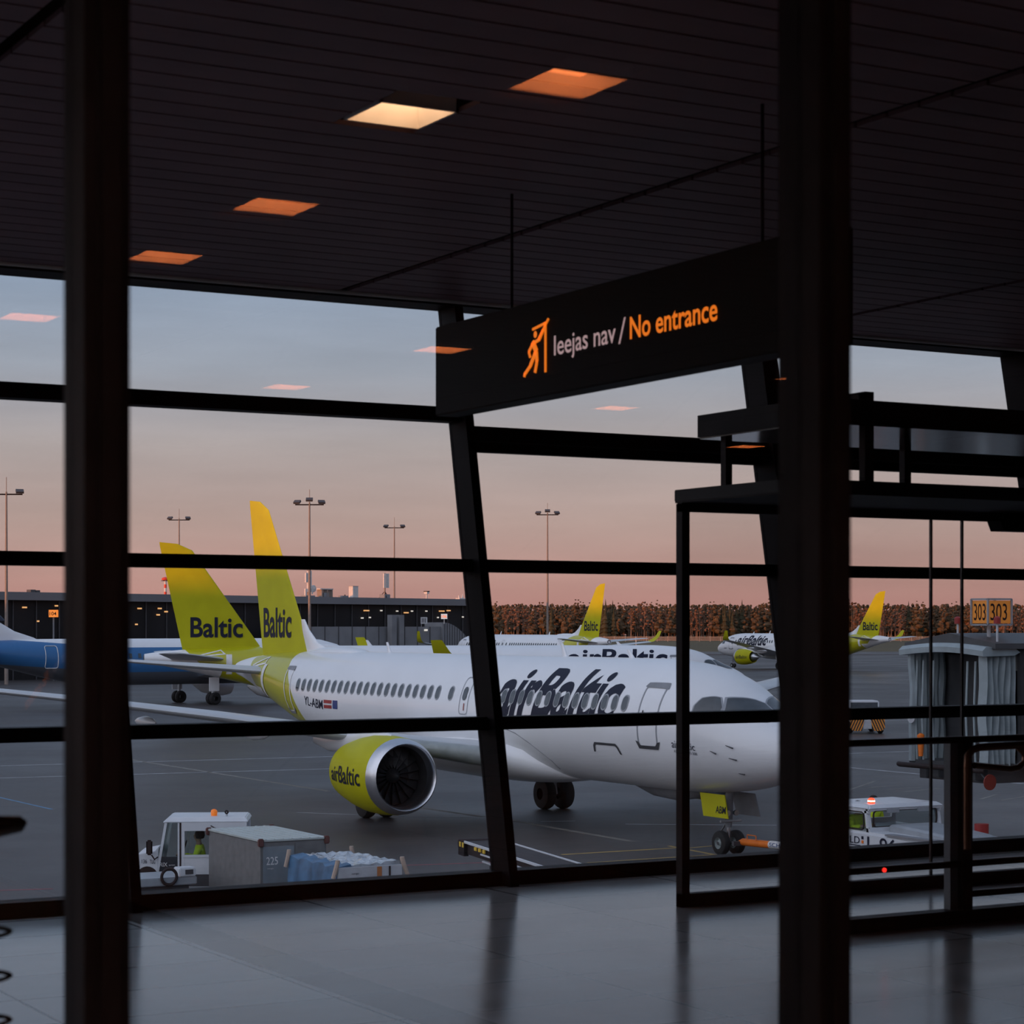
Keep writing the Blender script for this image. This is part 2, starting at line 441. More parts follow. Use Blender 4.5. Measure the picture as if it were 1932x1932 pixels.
# near glass partition between the viewer and the hall
for i, x in enumerate((-.307, .853, 2.010, 3.17)):
    mb = MB(); mb.box(x, x + .06, 2.6, 2.6 + (.083 if i < 2 else .105), 0, CEIL)
    mb.box(x + .018, x + .042, 2.585, 2.6, 0, CEIL)
    struct(mb.build('trim_%d' % (30 + i), m_black), 'black upright %d of the near glass partition' % (i + 1), 'post')
for i, (a, b_) in enumerate(((-1.4, -.307), (-.247, .853), (.913, 2.010), (2.07, 3.17), (3.23, 4.3))):
    struct(MB().box(a, b_, E - .006, E + .006, 0, CEIL).build('window_%d' % (30 + i), m_near), 'clear pane %d of the near glass partition' % (i + 1), 'glass pane')

# hanging exit sign
m_sign = mat('sign_black', (.004, .0035, .0035), .55, spec=.1)
m_sgo = mat('sign_orange_lit', (.8, .2, .02), .5, var=.02, emis=(1.0, .215, .012), estr=.85)
m_sgw = mat('sign_white_lit', (.7, .6, .6), .5, var=.02, emis=(.60, .40, .40), estr=.62)
SX = 4.98
sg = thing('hanging_sign', 'long black hanging sign with a running figure and orange No entrance lettering', 'sign', (SX, 8.0, 2.65))
def sl(y, z): return (y - 8.0, z - 2.65)
MB().box(0, .13, 6.4 - 8.0, 9.592 - 8.0, 0, .45).build('panel', m_sign, sg, bevel=.006)
for yy in (8.91, 6.888):
    MB().cyl((.06, yy - 8.0, .45), (.06, yy - 8.0, CEIL - 2.65 + .1), .007, 8).build('hanging_rod', m_dark, sg)
f_ = -.004
def S(yy, zz): return (f_, yy - 8.0, zz - 2.65)
def line_of_words(words_, name, m, y0, z, cap, width, bold):
    full = ' '.join(words_); k = width / bm_w(text_mesh(full, cap, 0, bold)); y = y0
    for i_, w_ in enumerate(words_):
        ww = bm_w(text_mesh(w_, cap, 0, bold)) * k
        letters(w_, name, m, S(y, z), (0,-1,0), (0,0,1), sg, cap, ww, bold=bold)
        rest = ' '.join(words_[i_:]); nxt = ' '.join(words_[i_+1:])
        if nxt: y -= (bm_w(text_mesh(rest, cap, 0, bold)) - bm_w(text_mesh(nxt, cap, 0, bold))) * k
line_of_words(['Ieejas', 'nav'], 'white_lettering', m_sgw, 8.405, 2.826, .088, .528, .008)
letters('/', 'white_slash', m_sgw, S(7.855, 2.815), (0,-1,0), (0,0,1), sg, .108, .06, shear=.05)
line_of_words(['No', 'entrance'], 'orange_lettering', m_sgo, 7.762, 2.826, .092, .655, .014)
pic = MB()
def bar(p, q, w_):
    p, q = Vector((0, *p)), Vector((0, *q)); d = (q - p).normalized(); s_ = Vector((0, -d.z, d.y)) * w_ * .78 / 2
    vs = []
    for xx in (f_ - .003, f_ + .003):
        for k in (p - s_, q - s_, q + s_, p + s_): vs.append((xx, k.y - 8.0, k.z - 2.65))
    pic.hexa(vs[:4], vs[4:])
# arrow-shaped door frame and running figure
bar((8.482, 2.757), (8.482, 2.985), .014); bar((8.60, 2.968), (8.475, 2.985), .013); bar((8.455, 3.0), (8.545, 2.918), .012)
bar((8.60, 2.91), (8.565, 2.862), .034)
bar((8.585, 2.905), (8.535, 2.915), .018); bar((8.535, 2.915), (8.50, 2.955), .014); bar((8.60, 2.90), (8.635, 2.868), .016); bar((8.635, 2.868), (8.622, 2.84), .014)
bar((8.565, 2.862), (8.56, 2.815), .024); bar((8.56, 2.815), (8.578, 2.765), .019); bar((8.575, 2.858), (8.622, 2.80), .024); bar((8.622, 2.80), (8.672, 2.768), .019); bar((8.672, 2.772), (8.678, 2.755), .016)
for j in range(12):
    a0, a1 = 2*math.pi*j/12, 2*math.pi*(j+1)/12
    pic.add([S(8.575, 2.942), S(8.575 + .0155*math.cos(a0), 2.942 + .0165*math.sin(a0)), S(8.575 + .0155*math.cos(a1), 2.942 + .0165*math.sin(a1))], [(0,1,2)])
pic.build('running_figure', m_sgo, sg)

# gate vestibule on the right
gv = thing('gate_vestibule', 'black framed glass gate vestibule with two flat canopies in front of the facade', 'vestibule', (6.76, 10.0, 0))
def V(x): return x - 6.76
m_can = mat('canopy_grey_edge', (.034, .034, .036), .5, spec=.15)
m_soffit = mat('glossy_soffit', (.010, .010, .011), .14, var=.2, spec=.45)
XR = 12.2 - 6.76
MB().box(0, .052, 0, .06, 0, 2.28).build('corner_post', m_black, gv)
MB().box(0, XR, 0, .06, 0, .075).build('base_frame', m_black, gv)
MB().box(0, XR, 0, .05, 2.235, 2.285).build('lintel', m_black, gv)
MB().box(0, XR, -1.05, .08, 2.292, 2.36).build('lower_canopy', m_can, gv, bevel=.004)
MB().box(.004, XR, -1.046, .076, 2.285, 2.292).build('soffit', m_black, gv)
MB().box(.16, XR, -1.05, .08, 2.665, 2.79).build('upper_canopy', m_dark, gv)
MB().box(.17, XR, -1.04, .075, 2.655, 2.664).build('soffit', m_soffit, gv)
MB().box(.05, V(8.59), .026, .034, .075, 2.235).build('glass_pane', m_facg, gv)
MB().box(V(8.61), V(8.835), .026, .034, .075, 2.235).build('glass_pane', m_facg, gv)
MB().box(V(8.86), XR, .026, .034, .075, 2.235).build('glass_pane', m_facg, gv)
m_seal = mat('joint_profile_brown', (.03, .014, .012), .5)
MB().box(V(8.592), V(8.606), .022, .038, .075, 2.235).build('joint_profile', m_seal, gv)
MB().box(V(8.838), V(8.852), .022, .038, .075, 2.235).build('joint_profile', m_seal, gv)
for x0, x1, yy, z1 in ((7.06, 7.105, 0, 2.66), (8.37, 8.42, 0, 2.66), (7.245, 7.305, -1.02, 2.835)):
    MB().box(V(x0), V(x1), yy, yy + .05, 2.36, z1).build('canopy_post', m_black, gv)
MB().box(V(7.245), V(7.305), -1.02, .0, 2.80, 2.84).build('top_rail', m_black, gv)
mb = MB(); mb.prism([(V(9.02), 2.235), (V(9.05), 2.172), (XR, 2.172), (XR, 2.235)], lambda p, q, t: (p, t, q), -.12, 0)
mb.build('door_operator', m_dark, gv)

# guard railing with a bent tube handle
m_rail = mat('bronze_rail', (.05, .026, .02), .3, .6)
gr = thing('guard_railing', 'low brown metal guard railing with a bent tube handle before the gate vestibule', 'railing', (6.85, 8.75, 0))
def Gx(x): return x - 6.85
MB().box(0, 5.2, -.05, .05, 0, .075).build('base_bar', m_black, gr)
MB().tube([(0, 0, .98), (5.2, 0, .98)], .019, 10).build('top_rail', m_rail, gr, True)
MB().tube([(0, 0, .316), (5.2, 0, .316)], .019, 10).build('lower_rail', m_rail, gr, True)
MB().tube([(Gx(7.74), 0, .152), (5.2, 0, .152)], .019, 10).build('lower_rail', m_rail, gr, True)
MB().box(Gx(7.70), Gx(7.765), -.03, .03, .075, .97).build('post', m_black, gr)
MB().box(Gx(7.635), Gx(7.688), .0, .05, .075, .965).build('post', m_grey, gr)
MB().box(-.03, .03, -.03, .03, .075, .97).build('post', m_black, gr)
tp = [(Gx(7.70), -.06, .40), (Gx(7.70), -.06, .84), (Gx(7.705), -.06, .895), (Gx(7.73), -.06, .925), (Gx(7.78), -.06, .94), (Gx(8.1), -.06, .945), (Gx(8.8), -.06, .945)]
MB().tube(tp, .021, 12).build('bent_tube', mat('copper_tube', (.30, .14, .08), .25, .5), gr, True)
tp = [(Gx(7.75), -.06, .845), (Gx(8.0), -.06, .818), (Gx(8.06), -.06, .822), (Gx(8.105), -.06, .85), (Gx(8.11), -.06, .885), (Gx(8.085), -.06, .915), (Gx(8.05), -.06, .94)]
MB().tube(tp, .018, 12).build('bent_tube', MATS['copper_tube'], gr, True)
m_redlit = mat('red_indicator', (.6, .02, .02), .4, emis=(1, .03, .02), estr=1.5)
MB().rev([(-.002, .001), (-.002, .012), (.006, .012), (.007, .001)], (Gx(7.17), -.024, .315), 'y', 12).build('indicator_light', m_redlit, gr)

# wire stand at the left edge
wsd = thing('wire_stand', 'dark wire stand with rounded black top and stacked wire loops, far left', 'stand', (1.02, 3.95, 0))
MB().cyl((0, 0, 0), (0, 0, 1.2), .018, 10).build('upright', m_black, wsd)
MB().rev([(0, .001), (0, .17), (.015, .17), (.02, .02)], (0, 0, 0), 'z', 24).build('foot', m_black, wsd)
MB().tube([(-.2, -.05, 1.205), (0, -.02, 1.205), (.10, .0, 1.207), (.155, .015, 1.209), (.168, .02, 1.211)], [.022, .022, .022, .016, .005], 14).build('top_bar', mat('glossy_black_bar', (.012, .01, .01), .18, spec=.9), wsd, True)
for k in range(5):
    z = 1.02 - k * .083
    MB().tube([(.138 - .19*abs(t_)**1.6, .012*(1 - abs(t_)), z - .012 + (.032*t_ if t_ > 0 else .026*t_)) for t_ in np.linspace(-1, 1, 21)], .0042, 8).build('wire_loop', m_black, wsd, True)

# ------------------------------------------------------------------ apron and far ground
def W(px, Y, z=None, py=None):                       # image pixel column, optional row, and depth from camera -> world position
    X = (px - 966) / 4025 * Y
    return Vector((X*ca + Y*sa, -X*sa + Y*ca, z if z is not None else AP if py is None else 1.58 + (1184 - py) / 4025 * Y))
def Gd(px, py, z=AP): return W(px, (1.58 - z) * 4025 / (py - 1184), z)  # image pixel column and row projected onto a level plane
m_apron = bpy.data.materials.new('apron_asphalt'); m_apron.use_nodes = True
n = m_apron.node_tree; b = n.nodes['Principled BSDF']
t = n.nodes.new('ShaderNodeTexCoord'); a1 = n.nodes.new('ShaderNodeTexNoise'); a1.inputs['Scale'].default_value = .09; a1.inputs['Detail'].default_value = 7
a2 = n.nodes.new('ShaderNodeTexNoise'); a2.inputs['Scale'].default_value = 2.2; a2.inputs['Detail'].default_value = 8
for q in (a1, a2): n.links.new(t.outputs['Object'], q.inputs['Vector'])
rp = n.nodes.new('ShaderNodeValToRGB')
rp.color_ramp.elements[0].position = .35; rp.color_ramp.elements[0].color = (.047, .042, .042, 1); rp.color_ramp.elements[1].position = .65; rp.color_ramp.elements[1].color = (.074, .067, .065, 1)
mxn = n.nodes.new('ShaderNodeMath'); mxn.operation = 'MULTIPLY_ADD'; mxn.inputs[1].default_value = .3; n.links.new(a2.outputs[0], mxn.inputs[0])
sb = n.nodes.new('ShaderNodeMath'); sb.operation = 'SUBTRACT'; sb.inputs[1].default_value = .15; n.links.new(a1.outputs[0], sb.inputs[0]); n.links.new(sb.outputs[0], mxn.inputs[2])
n.links.new(mxn.outputs[0], rp.inputs[0]); n.links.new(rp.outputs[0], b.inputs['Base Color'])
rr = n.nodes.new('ShaderNodeMapRange'); rr.inputs[1].default_value = .3; rr.inputs[2].default_value = .7; rr.inputs[3].default_value = .38; rr.inputs[4].default_value = .62
n.links.new(a1.outputs[0], rr.inputs[0]); n.links.new(rr.outputs[0], b.inputs['Roughness']); b.inputs['Specular IOR Level'].default_value = .3
apron = struct(MB().box(-160, 620, FY0 + .1, 420, AP - .3, AP).build('apron_ground', m_apron), 'dark asphalt apron with faded painted lines', 'ground')
m_lw = mat('line_paint_white', (.34, .35, .37), .7, var=.3, scale=1.5)
m_ly = mat('line_paint_yellow', (.42, .29, .09), .7, var=.3, scale=1.5)
m_lb = mat('line_paint_blue', (.10, .22, .36), .7, var=.2)
m_lr = mat('line_paint_red', (.22, .06, .07), .7, var=.3)
m_lf = mat('line_paint_faded', (.20, .19, .17), .8, var=.3)
def line(p, q, w_, m):
    a, b_ = Gd(*p), Gd(*q); d = (b_ - a).normalized(); s_ = Vector((-d.y, d.x, 0)) * w_ / 2
    lo = [k.copy() for k in (a - s_, b_ - s_, b_ + s_, a + s_)]; hi = []
    for k in lo: k.z = AP - .02
    for k in lo: hi.append(Vector((k.x, k.y, AP + .004)))
    MB().hexa(lo, hi).build('painted_line', m, apron)
for p, q, w_, m in [((120, 1413), (621, 1493), .22, m_lf), ((780, 1522), (909, 1541), .24, m_lf), ((930, 1542), (1195, 1588), .22, m_lf),
    ((0, 1445), (640, 1427), .2, m_lw), ((0, 1468), (640, 1450), .2, m_lw), ((560, 1533), (780, 1541), .10, m_lw), ((780, 1541), (892, 1543), .14, m_lw),
    ((1060, 1612.5), (1290, 1599), .13, m_ly), ((1262, 1596), (1350, 1613), .13, m_ly), ((1110, 1628), (1346, 1613), .15, m_ly), ((1300, 1600), (1345, 1596), .12, m_ly),
    ((1420, 1611), (1465, 1608), .15, m_lw), ((-60, 1491), (98, 1527), .12, m_lb), ((700, 1635), (930, 1627), .12, m_lr), ((0, 1680), (100, 1677), .12, m_lr),
    ((0, 1393), (50, 1395), .5, m_ly), ((1590, 1422), (1735, 1417), .2, m_lw), ((1590, 1447), (1932, 1479), .2, m_lw), ((1600, 1361), (1735, 1358), .25, m_lw),
    ((1595, 1493), (1650, 1474), .12, m_lf), ((1640, 1486), (1700, 1481), .12, m_lf), ((1675, 1489), (1740, 1485), .12, m_lf), ((1705, 1494), (1775, 1487), .12, m_lf), ((1850, 1508), (1880, 1499), .12, m_lf), ((1890, 1510), (1932, 1503), .12, m_lf),
    ((1020, 1550), (1085, 1549), .10, m_lw), ((1180, 1555), (1465, 1557), .12, m_lw)]:
    line(p, q, w_, m)
m_grass = mat('airfield_grass', (.085, .07, .028), .9, var=.35, scale=.05)
m_grass.node_tree.nodes['Noise Texture'].inputs['Detail'].default_value = 8
tag(MB().box(-700, 1500, 420, 1500, AP - .3, AP + .05).build('grass_field', m_grass), 'dull brown green grass of the airfield beyond the apron', 'grass', kind='structure')
a_, b_ = W(880, 480), W(2100, 480)
rw = MB(); d = (b_ - a_); s_ = Vector((-d.y, d.x, 0)).normalized()
rw.hexa([(k.x, k.y, AP + .04) for k in (a_, b_, b_ + s_*60, a_ + s_*60)], [(k.x, k.y, AP + .07) for k in (a_, b_, b_ + s_*60, a_ + s_*60)])
tag(rw.build('taxiway_strip', m_apron), 'pale taxiway strip crossing the far grass', 'taxiway', kind='structure')

# ------------------------------------------------------------------ airliner
PR = np.array([(0,2.93,2.87,.03),(.06,3.14,2.68,.22),(.2,3.31,2.5,.4),(.5,3.52,2.3,.64),(1,3.78,2.11,.92),(1.7,4.1,1.94,1.18),(2.3,4.44,1.83,1.34),(3,4.80,1.75,1.49),(3.8,5.04,1.68,1.61),(5,5.22,1.62,1.71),(6.5,5.3,1.6,1.75),
 (10,5.3,1.6,1.75),(15,5.3,1.6,1.75),(20,5.3,1.6,1.75),(24.5,5.3,1.6,1.75),(26.5,5.3,1.72,1.74),(28.5,5.3,2.02,1.68),(30.5,5.28,2.45,1.54),(32.5,5.24,2.95,1.3),(34.5,5.15,3.45,.98),(36.5,5.0,3.9,.62),(37.8,4.85,4.15,.38),(38.2,4.78,4.2,.30)])
def pch(x, y, q):
    h = np.diff(x); s_ = np.diff(y) / h; m_ = np.zeros_like(y)
    for i in range(1, len(x) - 1):
        if s_[i-1] * s_[i] > 0:
            w1, w2 = 2*h[i] + h[i-1], h[i] + 2*h[i-1]; m_[i] = (w1 + w2) / (w1 / s_[i-1] + w2 / s_[i])
    m_[0], m_[-1] = s_[0], s_[-1]
    i = min(max(int(np.searchsorted(x, q)) - 1, 0), len(x) - 2); t_ = (q - x[i]) / h[i]
    return (1+2*t_)*(1-t_)**2*y[i] + t_*(1-t_)**2*h[i]*m_[i] + t_*t_*(3-2*t_)*y[i+1] + t_*t_*(t_-1)*h[i]*m_[i+1]
def prof(y):
    y = min(max(y, 0), 38.2)
    return [float(pch(PR[:,0], PR[:,k], y)) for k in (1, 2, 3)]
def skin(y, th, side, off=.012):
    T, B, h = prof(y); cz, hz = (T+B)/2, (T-B)/2
    return Vector((side * (h + off) * math.cos(th), y, cz + (hz + off) * math.sin(th)))
def th_of(y, z):
    T, B, h = prof(y); return math.asin(max(-1, min(1, (z - (T+B)/2) / ((T-B)/2))))
def th_p(p):
    T, B, h = prof(p[1]); return math.atan2((p[2] - (T+B)/2) / ((T-B)/2), -p[0] / h)
def decal(name, m, loops, side, parent, off=.012, du=.25, dv=.06, hole=None):
    bm = bmesh.new()
    for lp in loops:
        try: bm.faces.new([bm.verts.new((u, v, 0)) for u, v in lp])
        except ValueError: pass
    bmesh.ops.triangulate(bm, faces=bm.faces)
    slice_bm(bm, du, dv)
    return bm_obj(bm, name, m, lambda u, v: skin(u, v, side, off), parent, True)
def rrect(y0, y1, z0, z1, r=.12, k=4):
    out = []
    for cx, cy, a0 in ((y1-r, z1-r, 0), (y0+r, z1-r, 90), (y0+r, z0+r, 180), (y1-r, z0+r, 270)):
        for j in range(k + 1):
            a = R(a0 + 90*j/k); out.append((cx + r*math.cos(a), cy + r*math.sin(a)))
    return out
def loop_th(pts): return [(y, th_of(y, z)) for y, z in pts]
def ring(name, m, pts, w_, side, parent, off=.014):
    """outline strip following a loop of (y, z)"""
    n_ = len(pts); cy = sum(p[0] for p in pts)/n_; cz = sum(p[1] for p in pts)/n_
    P = []
    for i in range(n_):
        a, b_ = pts[i], pts[(i+1) % n_]; L = math.dist(a, b_); k = max(1, int(L / .12))
        for j in range(k): P.append((a[0]+(b_[0]-a[0])*j/k, a[1]+(b_[1]-a[1])*j/k))
    n_ = len(P); mb = MB()
    inn = []
    for i in range(n_):
        a, b_ = P[i-1], P[(i+1) % n_]; d = Vector((b_[0]-a[0], b_[1]-a[1], 0)); d = d.normalized() if d.length else Vector((1,0,0))
        nx_, ny_ = -d.y, d.x
        if nx_*(cy-P[i][0]) + ny_*(cz-P[i][1]) < 0: nx_, ny_ = -nx_, -ny_
        inn.append((P[i][0]+nx_*w_, P[i][1]+ny_*w_))
    vs = [skin(y, th_of(y, z), side, off) for y, z in P] + [skin(y, th_of(y, z), side, off) for y, z in inn]
    mb.add(vs, [(i, (i+1)%n_, (i+1)%n_+n_, i+n_) for i in range(n_)])
    return mb.build(name, m, parent, True)

def fus_mat(name, body, tail):
    m = bpy.data.materials.new(name); m.use_nodes = True
    n = m.node_tree; b = n.nodes['Principled BSDF']; b.inputs['Roughness'].default_value = .3; b.inputs['Coat Weight'].default_value = .3
    t = n.nodes.new('ShaderNodeTexCoord'); s_ = n.nodes.new('ShaderNodeSeparateXYZ'); n.links.new(t.outputs['Object'], s_.inputs[0])
    def M_(op, a, b2=None, c2=None):
        k = n.nodes.new('ShaderNodeMath'); k.operation = op
        for i, v in enumerate((a, b2, c2)):
            if v is None: continue
            if isinstance(v, (int, float)): k.inputs[i].default_value = v
            else: n.links.new(v, k.inputs[i])
        return k.outputs[0]
    d = M_('SUBTRACT', s_.outputs[2], 2.9); d = M_('MAXIMUM', d, -.3)
    f1 = M_('MULTIPLY_ADD', M_('MULTIPLY', d, d), .2, M_('MULTIPLY_ADD', d, .62, 28.66))
    f2 = M_('MULTIPLY_ADD', M_('SUBTRACT', s_.outputs[2], 5.0), 1.0, 35.7)
    msk = M_('MULTIPLY', M_('GREATER_THAN', s_.outputs[1], f1), M_('LESS_THAN', s_.outputs[1], f2))
    z = n.nodes.new('ShaderNodeTexNoise'); z.inputs['Scale'].default_value = .8; n.links.new(t.outputs['Object'], z.inputs['Vector'])
    zz = n.nodes.new('ShaderNodeMapRange'); zz.inputs[3].default_value = .95; zz.inputs[4].default_value = 1.05; n.links.new(z.outputs[0], zz.inputs[0])
    mx = n.nodes.new('ShaderNodeMix'); mx.data_type = 'RGBA'; n.links.new(msk, mx.inputs[0]); mx.inputs[6].default_value = (*body, 1); mx.inputs[7].default_value = (*tail, 1)
    sc = n.nodes.new('ShaderNodeVectorMath'); sc.operation = 'SCALE'; n.links.new(mx.outputs[2], sc.inputs[0]); n.links.new(zz.outputs[0], sc.inputs['Scale'])
    n.links.new(sc.outputs[0], b.inputs['Base Color'])
    return m
m_fus = fus_mat('airliner_livery', WHITE, LIME)

def airfoil(n_=14):
    up = []; lo = []
    for i in range(n_ + 1):
        x = .5 * (1 - math.cos(math.pi * i / n_))
        yt = 5 * (.2969*math.sqrt(x) - .126*x - .3516*x*x + .2843*x**3 - .1036*x**4)
        up.append((x, yt)); lo.append((x, -yt))
    return up[::-1] + lo[1:-1]
AF = airfoil()
def wing_rings(secs, side):             # (span x, leading edge y, chord, z, thickness ratio)
    return [[(side*x, y + c_*u, z + c_*t_*v + .015*c_*math.sin(math.pi*u)) for u, v in AF] for x, y, c_, z, t_ in secs]

def airliner(label, cat='airliner'):
    root = thing('passenger_jet', label, cat)
    ys = sorted(set([round(v, 3) for v in list(np.linspace(0, .5, 9)) + list(np.linspace(.6, 6.5, 31)) + list(np.linspace(7, 24, 18)) + list(np.linspace(24.5, 38.2, 34))]))
    mb = MB(); rings = []
    for y in ys:
        T, B, h = prof(y)
        rings.append([(h*math.cos(2*math.pi*j/56), y, (T+B)/2 + (T-B)/2*math.sin(2*math.pi*j/56)) for j in range(56)])
    mb.loft(rings, True)
    fus = mb.build('fuselage', m_fus, root, True)
    # belly fairing
    mb = MB(); rings = []
    for y, top, bot, hw in ((10.6,1.75,1.62,.35),(11.2,2.35,1.52,1.0),(12.2,2.85,1.42,1.62),(13.5,3.0,1.36,1.86),(16,3.0,1.34,1.92),(18.5,2.85,1.38,1.88),(20,2.6,1.45,1.7),(21.3,2.2,1.54,1.2),(22.2,1.8,1.62,.4)):
        rings.append([(hw*math.copysign(abs(math.cos(2*math.pi*j/40))**.8, math.cos(2*math.pi*j/40)), y, (top+bot)/2 + (top-bot)/2*math.sin(2*math.pi*j/40)) for j in range(40)])
    mb.loft(rings, True).build('belly_fairing', m_white, root, True)
    for side in (-1, 1):
        # wings and winglets
        secs = [(1.2,12.9,6.2,2.15,.13),(1.9,13.15,5.9,2.2,.13),(3.6,14.1,4.9,2.47,.12),(5.7,15.25,4.1,2.84,.115),(9,17.05,3.1,3.38,.11),(13,19.2,2.25,3.94,.10),(16.2,20.95,1.62,4.33,.10)]
        wg = MB().loft(wing_rings(secs, side), True).build('wing', m_wing, root, True)
        # leading edge slat
        mb = MB(); rr_ = []
        for x, y, c_, z, t_ in [(2.1,13.25,5.8,2.23,.13),(3.6,14.1,4.9,2.47,.12),(4.6,14.65,4.5,2.62,.118)]:
            rr_.append([(side*x, y - .05 + .16*c_*math.cos(a)*.5, z - .02 + .42*c_*t_*math.sin(a)) for a in [2*math.pi*j/12 for j in range(12)]])
        mb.loft(rr_, True).build('slat', mat('slat_grey', (.33, .36, .36), .35), wg, True)
        mb = MB()
        ws = []
        for x, y, c_, z, w_ in ((16.1,20.9,1.62,4.32,.14),(16.45,21.15,1.5,4.42,.12),(16.75,21.55,1.25,4.65,.10),(17.05,22.1,.95,5.05,.08),(17.25,22.6,.62,5.75,.06)):
            ws.append([(side*(x + w_*.5*v*c_*.5), y + c_*u, z + .03*v*c_) for u, v in AF])
        mb.loft(ws, True).build('winglet', m_lime, root, True)
        for x, y0, L_, z in ((3.4, 18.0, 2.9, 2.18),(7.4, 17.9, 2.3, 2.78),(10.6, 19.3, 1.9, 3.2)):
            MB().rev([(0,.02),(L_*.2,.14),(L_*.5,.19),(L_*.8,.12),(L_,.015)], (side*x, y0, z), 'y', 14).build('flap_fairing', m_white, wg, True)
        # tailplane
        MB().loft(wing_rings([(.3,33.0,3.6,4.42,.1),(1.1,33.45,3.2,4.47,.1),(5.7,36.0,1.5,4.86,.09),(6.0,36.35,1.1,4.88,.07)], side), True).build('tailplane', m_wing, root, True)
        tp_ = [(33.2, 3.95), (34.2, 3.75), (35.2, 4.5), (34.6, 4.95), (33.4, 4.9)]
        # engine
        ex, ey, ez = side*5.7, 11.66, 1.80
        eng = MB().rev([(.36,1.12),(.6,1.155),(1.1,1.185),(1.8,1.17),(2.5,1.08),(3.2,.94),(3.5,.87),(3.5,.80),(3.0,.80)], (ex, ey, ez), 'y', 44).build('engine_nacelle', m_lime, root, True)
        MB().rev([(.42,1.13),(.2,1.10),(.07,1.045),(.0,.985),(.06,.93),(.2,.905),(.42,.895)], (ex, ey, ez), 'y', 44).build('intake_lip', m_lip, eng, True)
        MB().rev([(.42,.895),(.8,.905),(1.15,.925),(1.15,.02)], (ex, ey, ez), 'y', 44).build('intake_liner', mat('liner_dark', (.022, .022, .024), .5), eng, True)
        fb = MB()
        for k in range(18):
            a = 2*math.pi*k/18; vs = []
            for r_, tw, ch in ((.2,.2,.12),(.55,.7,.17),(.9,1.05,.2)):
                for s2 in (-1, 1):
                    da = s2*ch*math.sin(tw)/max(r_,.2); dy = s2*ch*math.cos(tw)*.5
                    vs.append((ex + r_*math.cos(a+da), ey + .95 + dy, ez + r_*math.sin(a+da)))
            fb.add(vs, [(0,1,3,2),(2,3,5,4)])
        fb.build('fan', mat('fan_blade_metal', (.018, .018, .02), .45, .3), eng)
        MB().rev([(.52,.004),(.58,.06),(.72,.15),(.9,.22)], (ex, ey, ez), 'y', 20).build('spinner', MATS['liner_dark'], eng, True)
        sw = MB(); sw.tube([(ex + .1*math.cos(q)*(.3+q/5), ey + .60 + .02*q, ez + .1*math.sin(q)*(.3+q/5)) for q in np.linspace(.3, 3.2, 9)], [.01,.014,.018,.02,.02,.018,.014,.01,.006], 6)
        sw.build('spinner_swirl', m_winwhite, eng)
        MB().rev([(3.1,.62),(3.7,.56),(4.2,.42),(4.6,.22),(4.9,.02)], (ex, ey, ez), 'y', 24).build('exhaust_cone', m_steel, eng, True)
        py = MB()
        rr_ = []
        for y, w_, z0, z1 in ((12.6,.06,2.75,3.0),(13.2,.16,2.7,3.12),(14.4,.22,2.62,3.12),(15.6,.22,2.35,3.0),(17.0,.16,2.3,2.85),(18.2,.04,2.5,2.75)):
            rr_.append([(ex + w_*math.cos(a), y, (z0+z1)/2 + (z1-z0)/2*math.sin(a)) for a in [2*math.pi*j/16 for j in range(16)]])
        py.loft(rr_, True).build('pylon', m_white, root, True)
        bm = slice_bm(text_mesh('airBaltic', .48, 0, .010, .9), .12, .06); k = 2.4 / bm_w(bm)
        def em(u, v, side=side, ex=ex):
            y = 12.4 + u*k if side > 0 else 14.8 - u*k
            r_ = float(np.interp(y - ey, [.6,1.1,1.8,2.5,3.2], [1.155,1.185,1.17,1.08,.94])) + .012
            a = (v - .24) / 1.1
            return Vector((ex + side*r_*math.cos(a), y, 1.80 + r_*math.sin(a)))
        bm_obj(bm, 'engine_lettering', m_navy, em, eng)
        # main gear
        g = MB().cyl((side*3.36, 18.5, .5), (side*3.2, 18.5, 2.5), .13, 14).build('main_gear_leg', m_lgrey, root, True)
        MB().cyl((side*3.0, 18.5, .52), (side*3.75, 18.5, .52), .09, 12).build('axle', m_dgrey, g, True)
        for dx in (-.36, .36):
            MB().rev([(-.2,.2),(-.2,.40),(-.17,.49),(-.09,.53),(.09,.53),(.17,.49),(.2,.40),(.2,.2),(.14,.18),(-.14,.18)], (side*3.36 + dx, 18.5, .53), 'x', 28).build('main_wheel', m_tire, g, True)
        MB().box(side*3.75 - .03, side*3.75 + .03, 18.0, 19.0, 1.25, 2.4).build('gear_door', m_white, g)
        # titles along the upper fuselage
        bm = slice_bm(text_mesh('airBaltic', 1.60, .30, .026, 1.0), .25, .09); wt = bm_w(bm)
        th0 = th_of(10, 3.52)
        bm_obj(bm, 'title_lettering', m_navy, lambda u, v: skin(13.5 - u*7.05/wt if side < 0 else 6.45 + u*7.05/wt, th0 + v/1.81, side, .010), root, True)
        # fin lettering
        bm = text_mesh('Baltic', 1.12, 0, .020, 1.0); k = 2.95 / bm_w(bm)
        def fm(u, v, side=side):
            y = 35.75 - u*k if side < 0 else 32.8 + u*k
            z = 5.82 + v
            return Vector((side * fin_half(y, z), y, z))
        bm_obj(slice_bm(bm, .15, .2), 'fin_lettering', m_navy, fm, root)
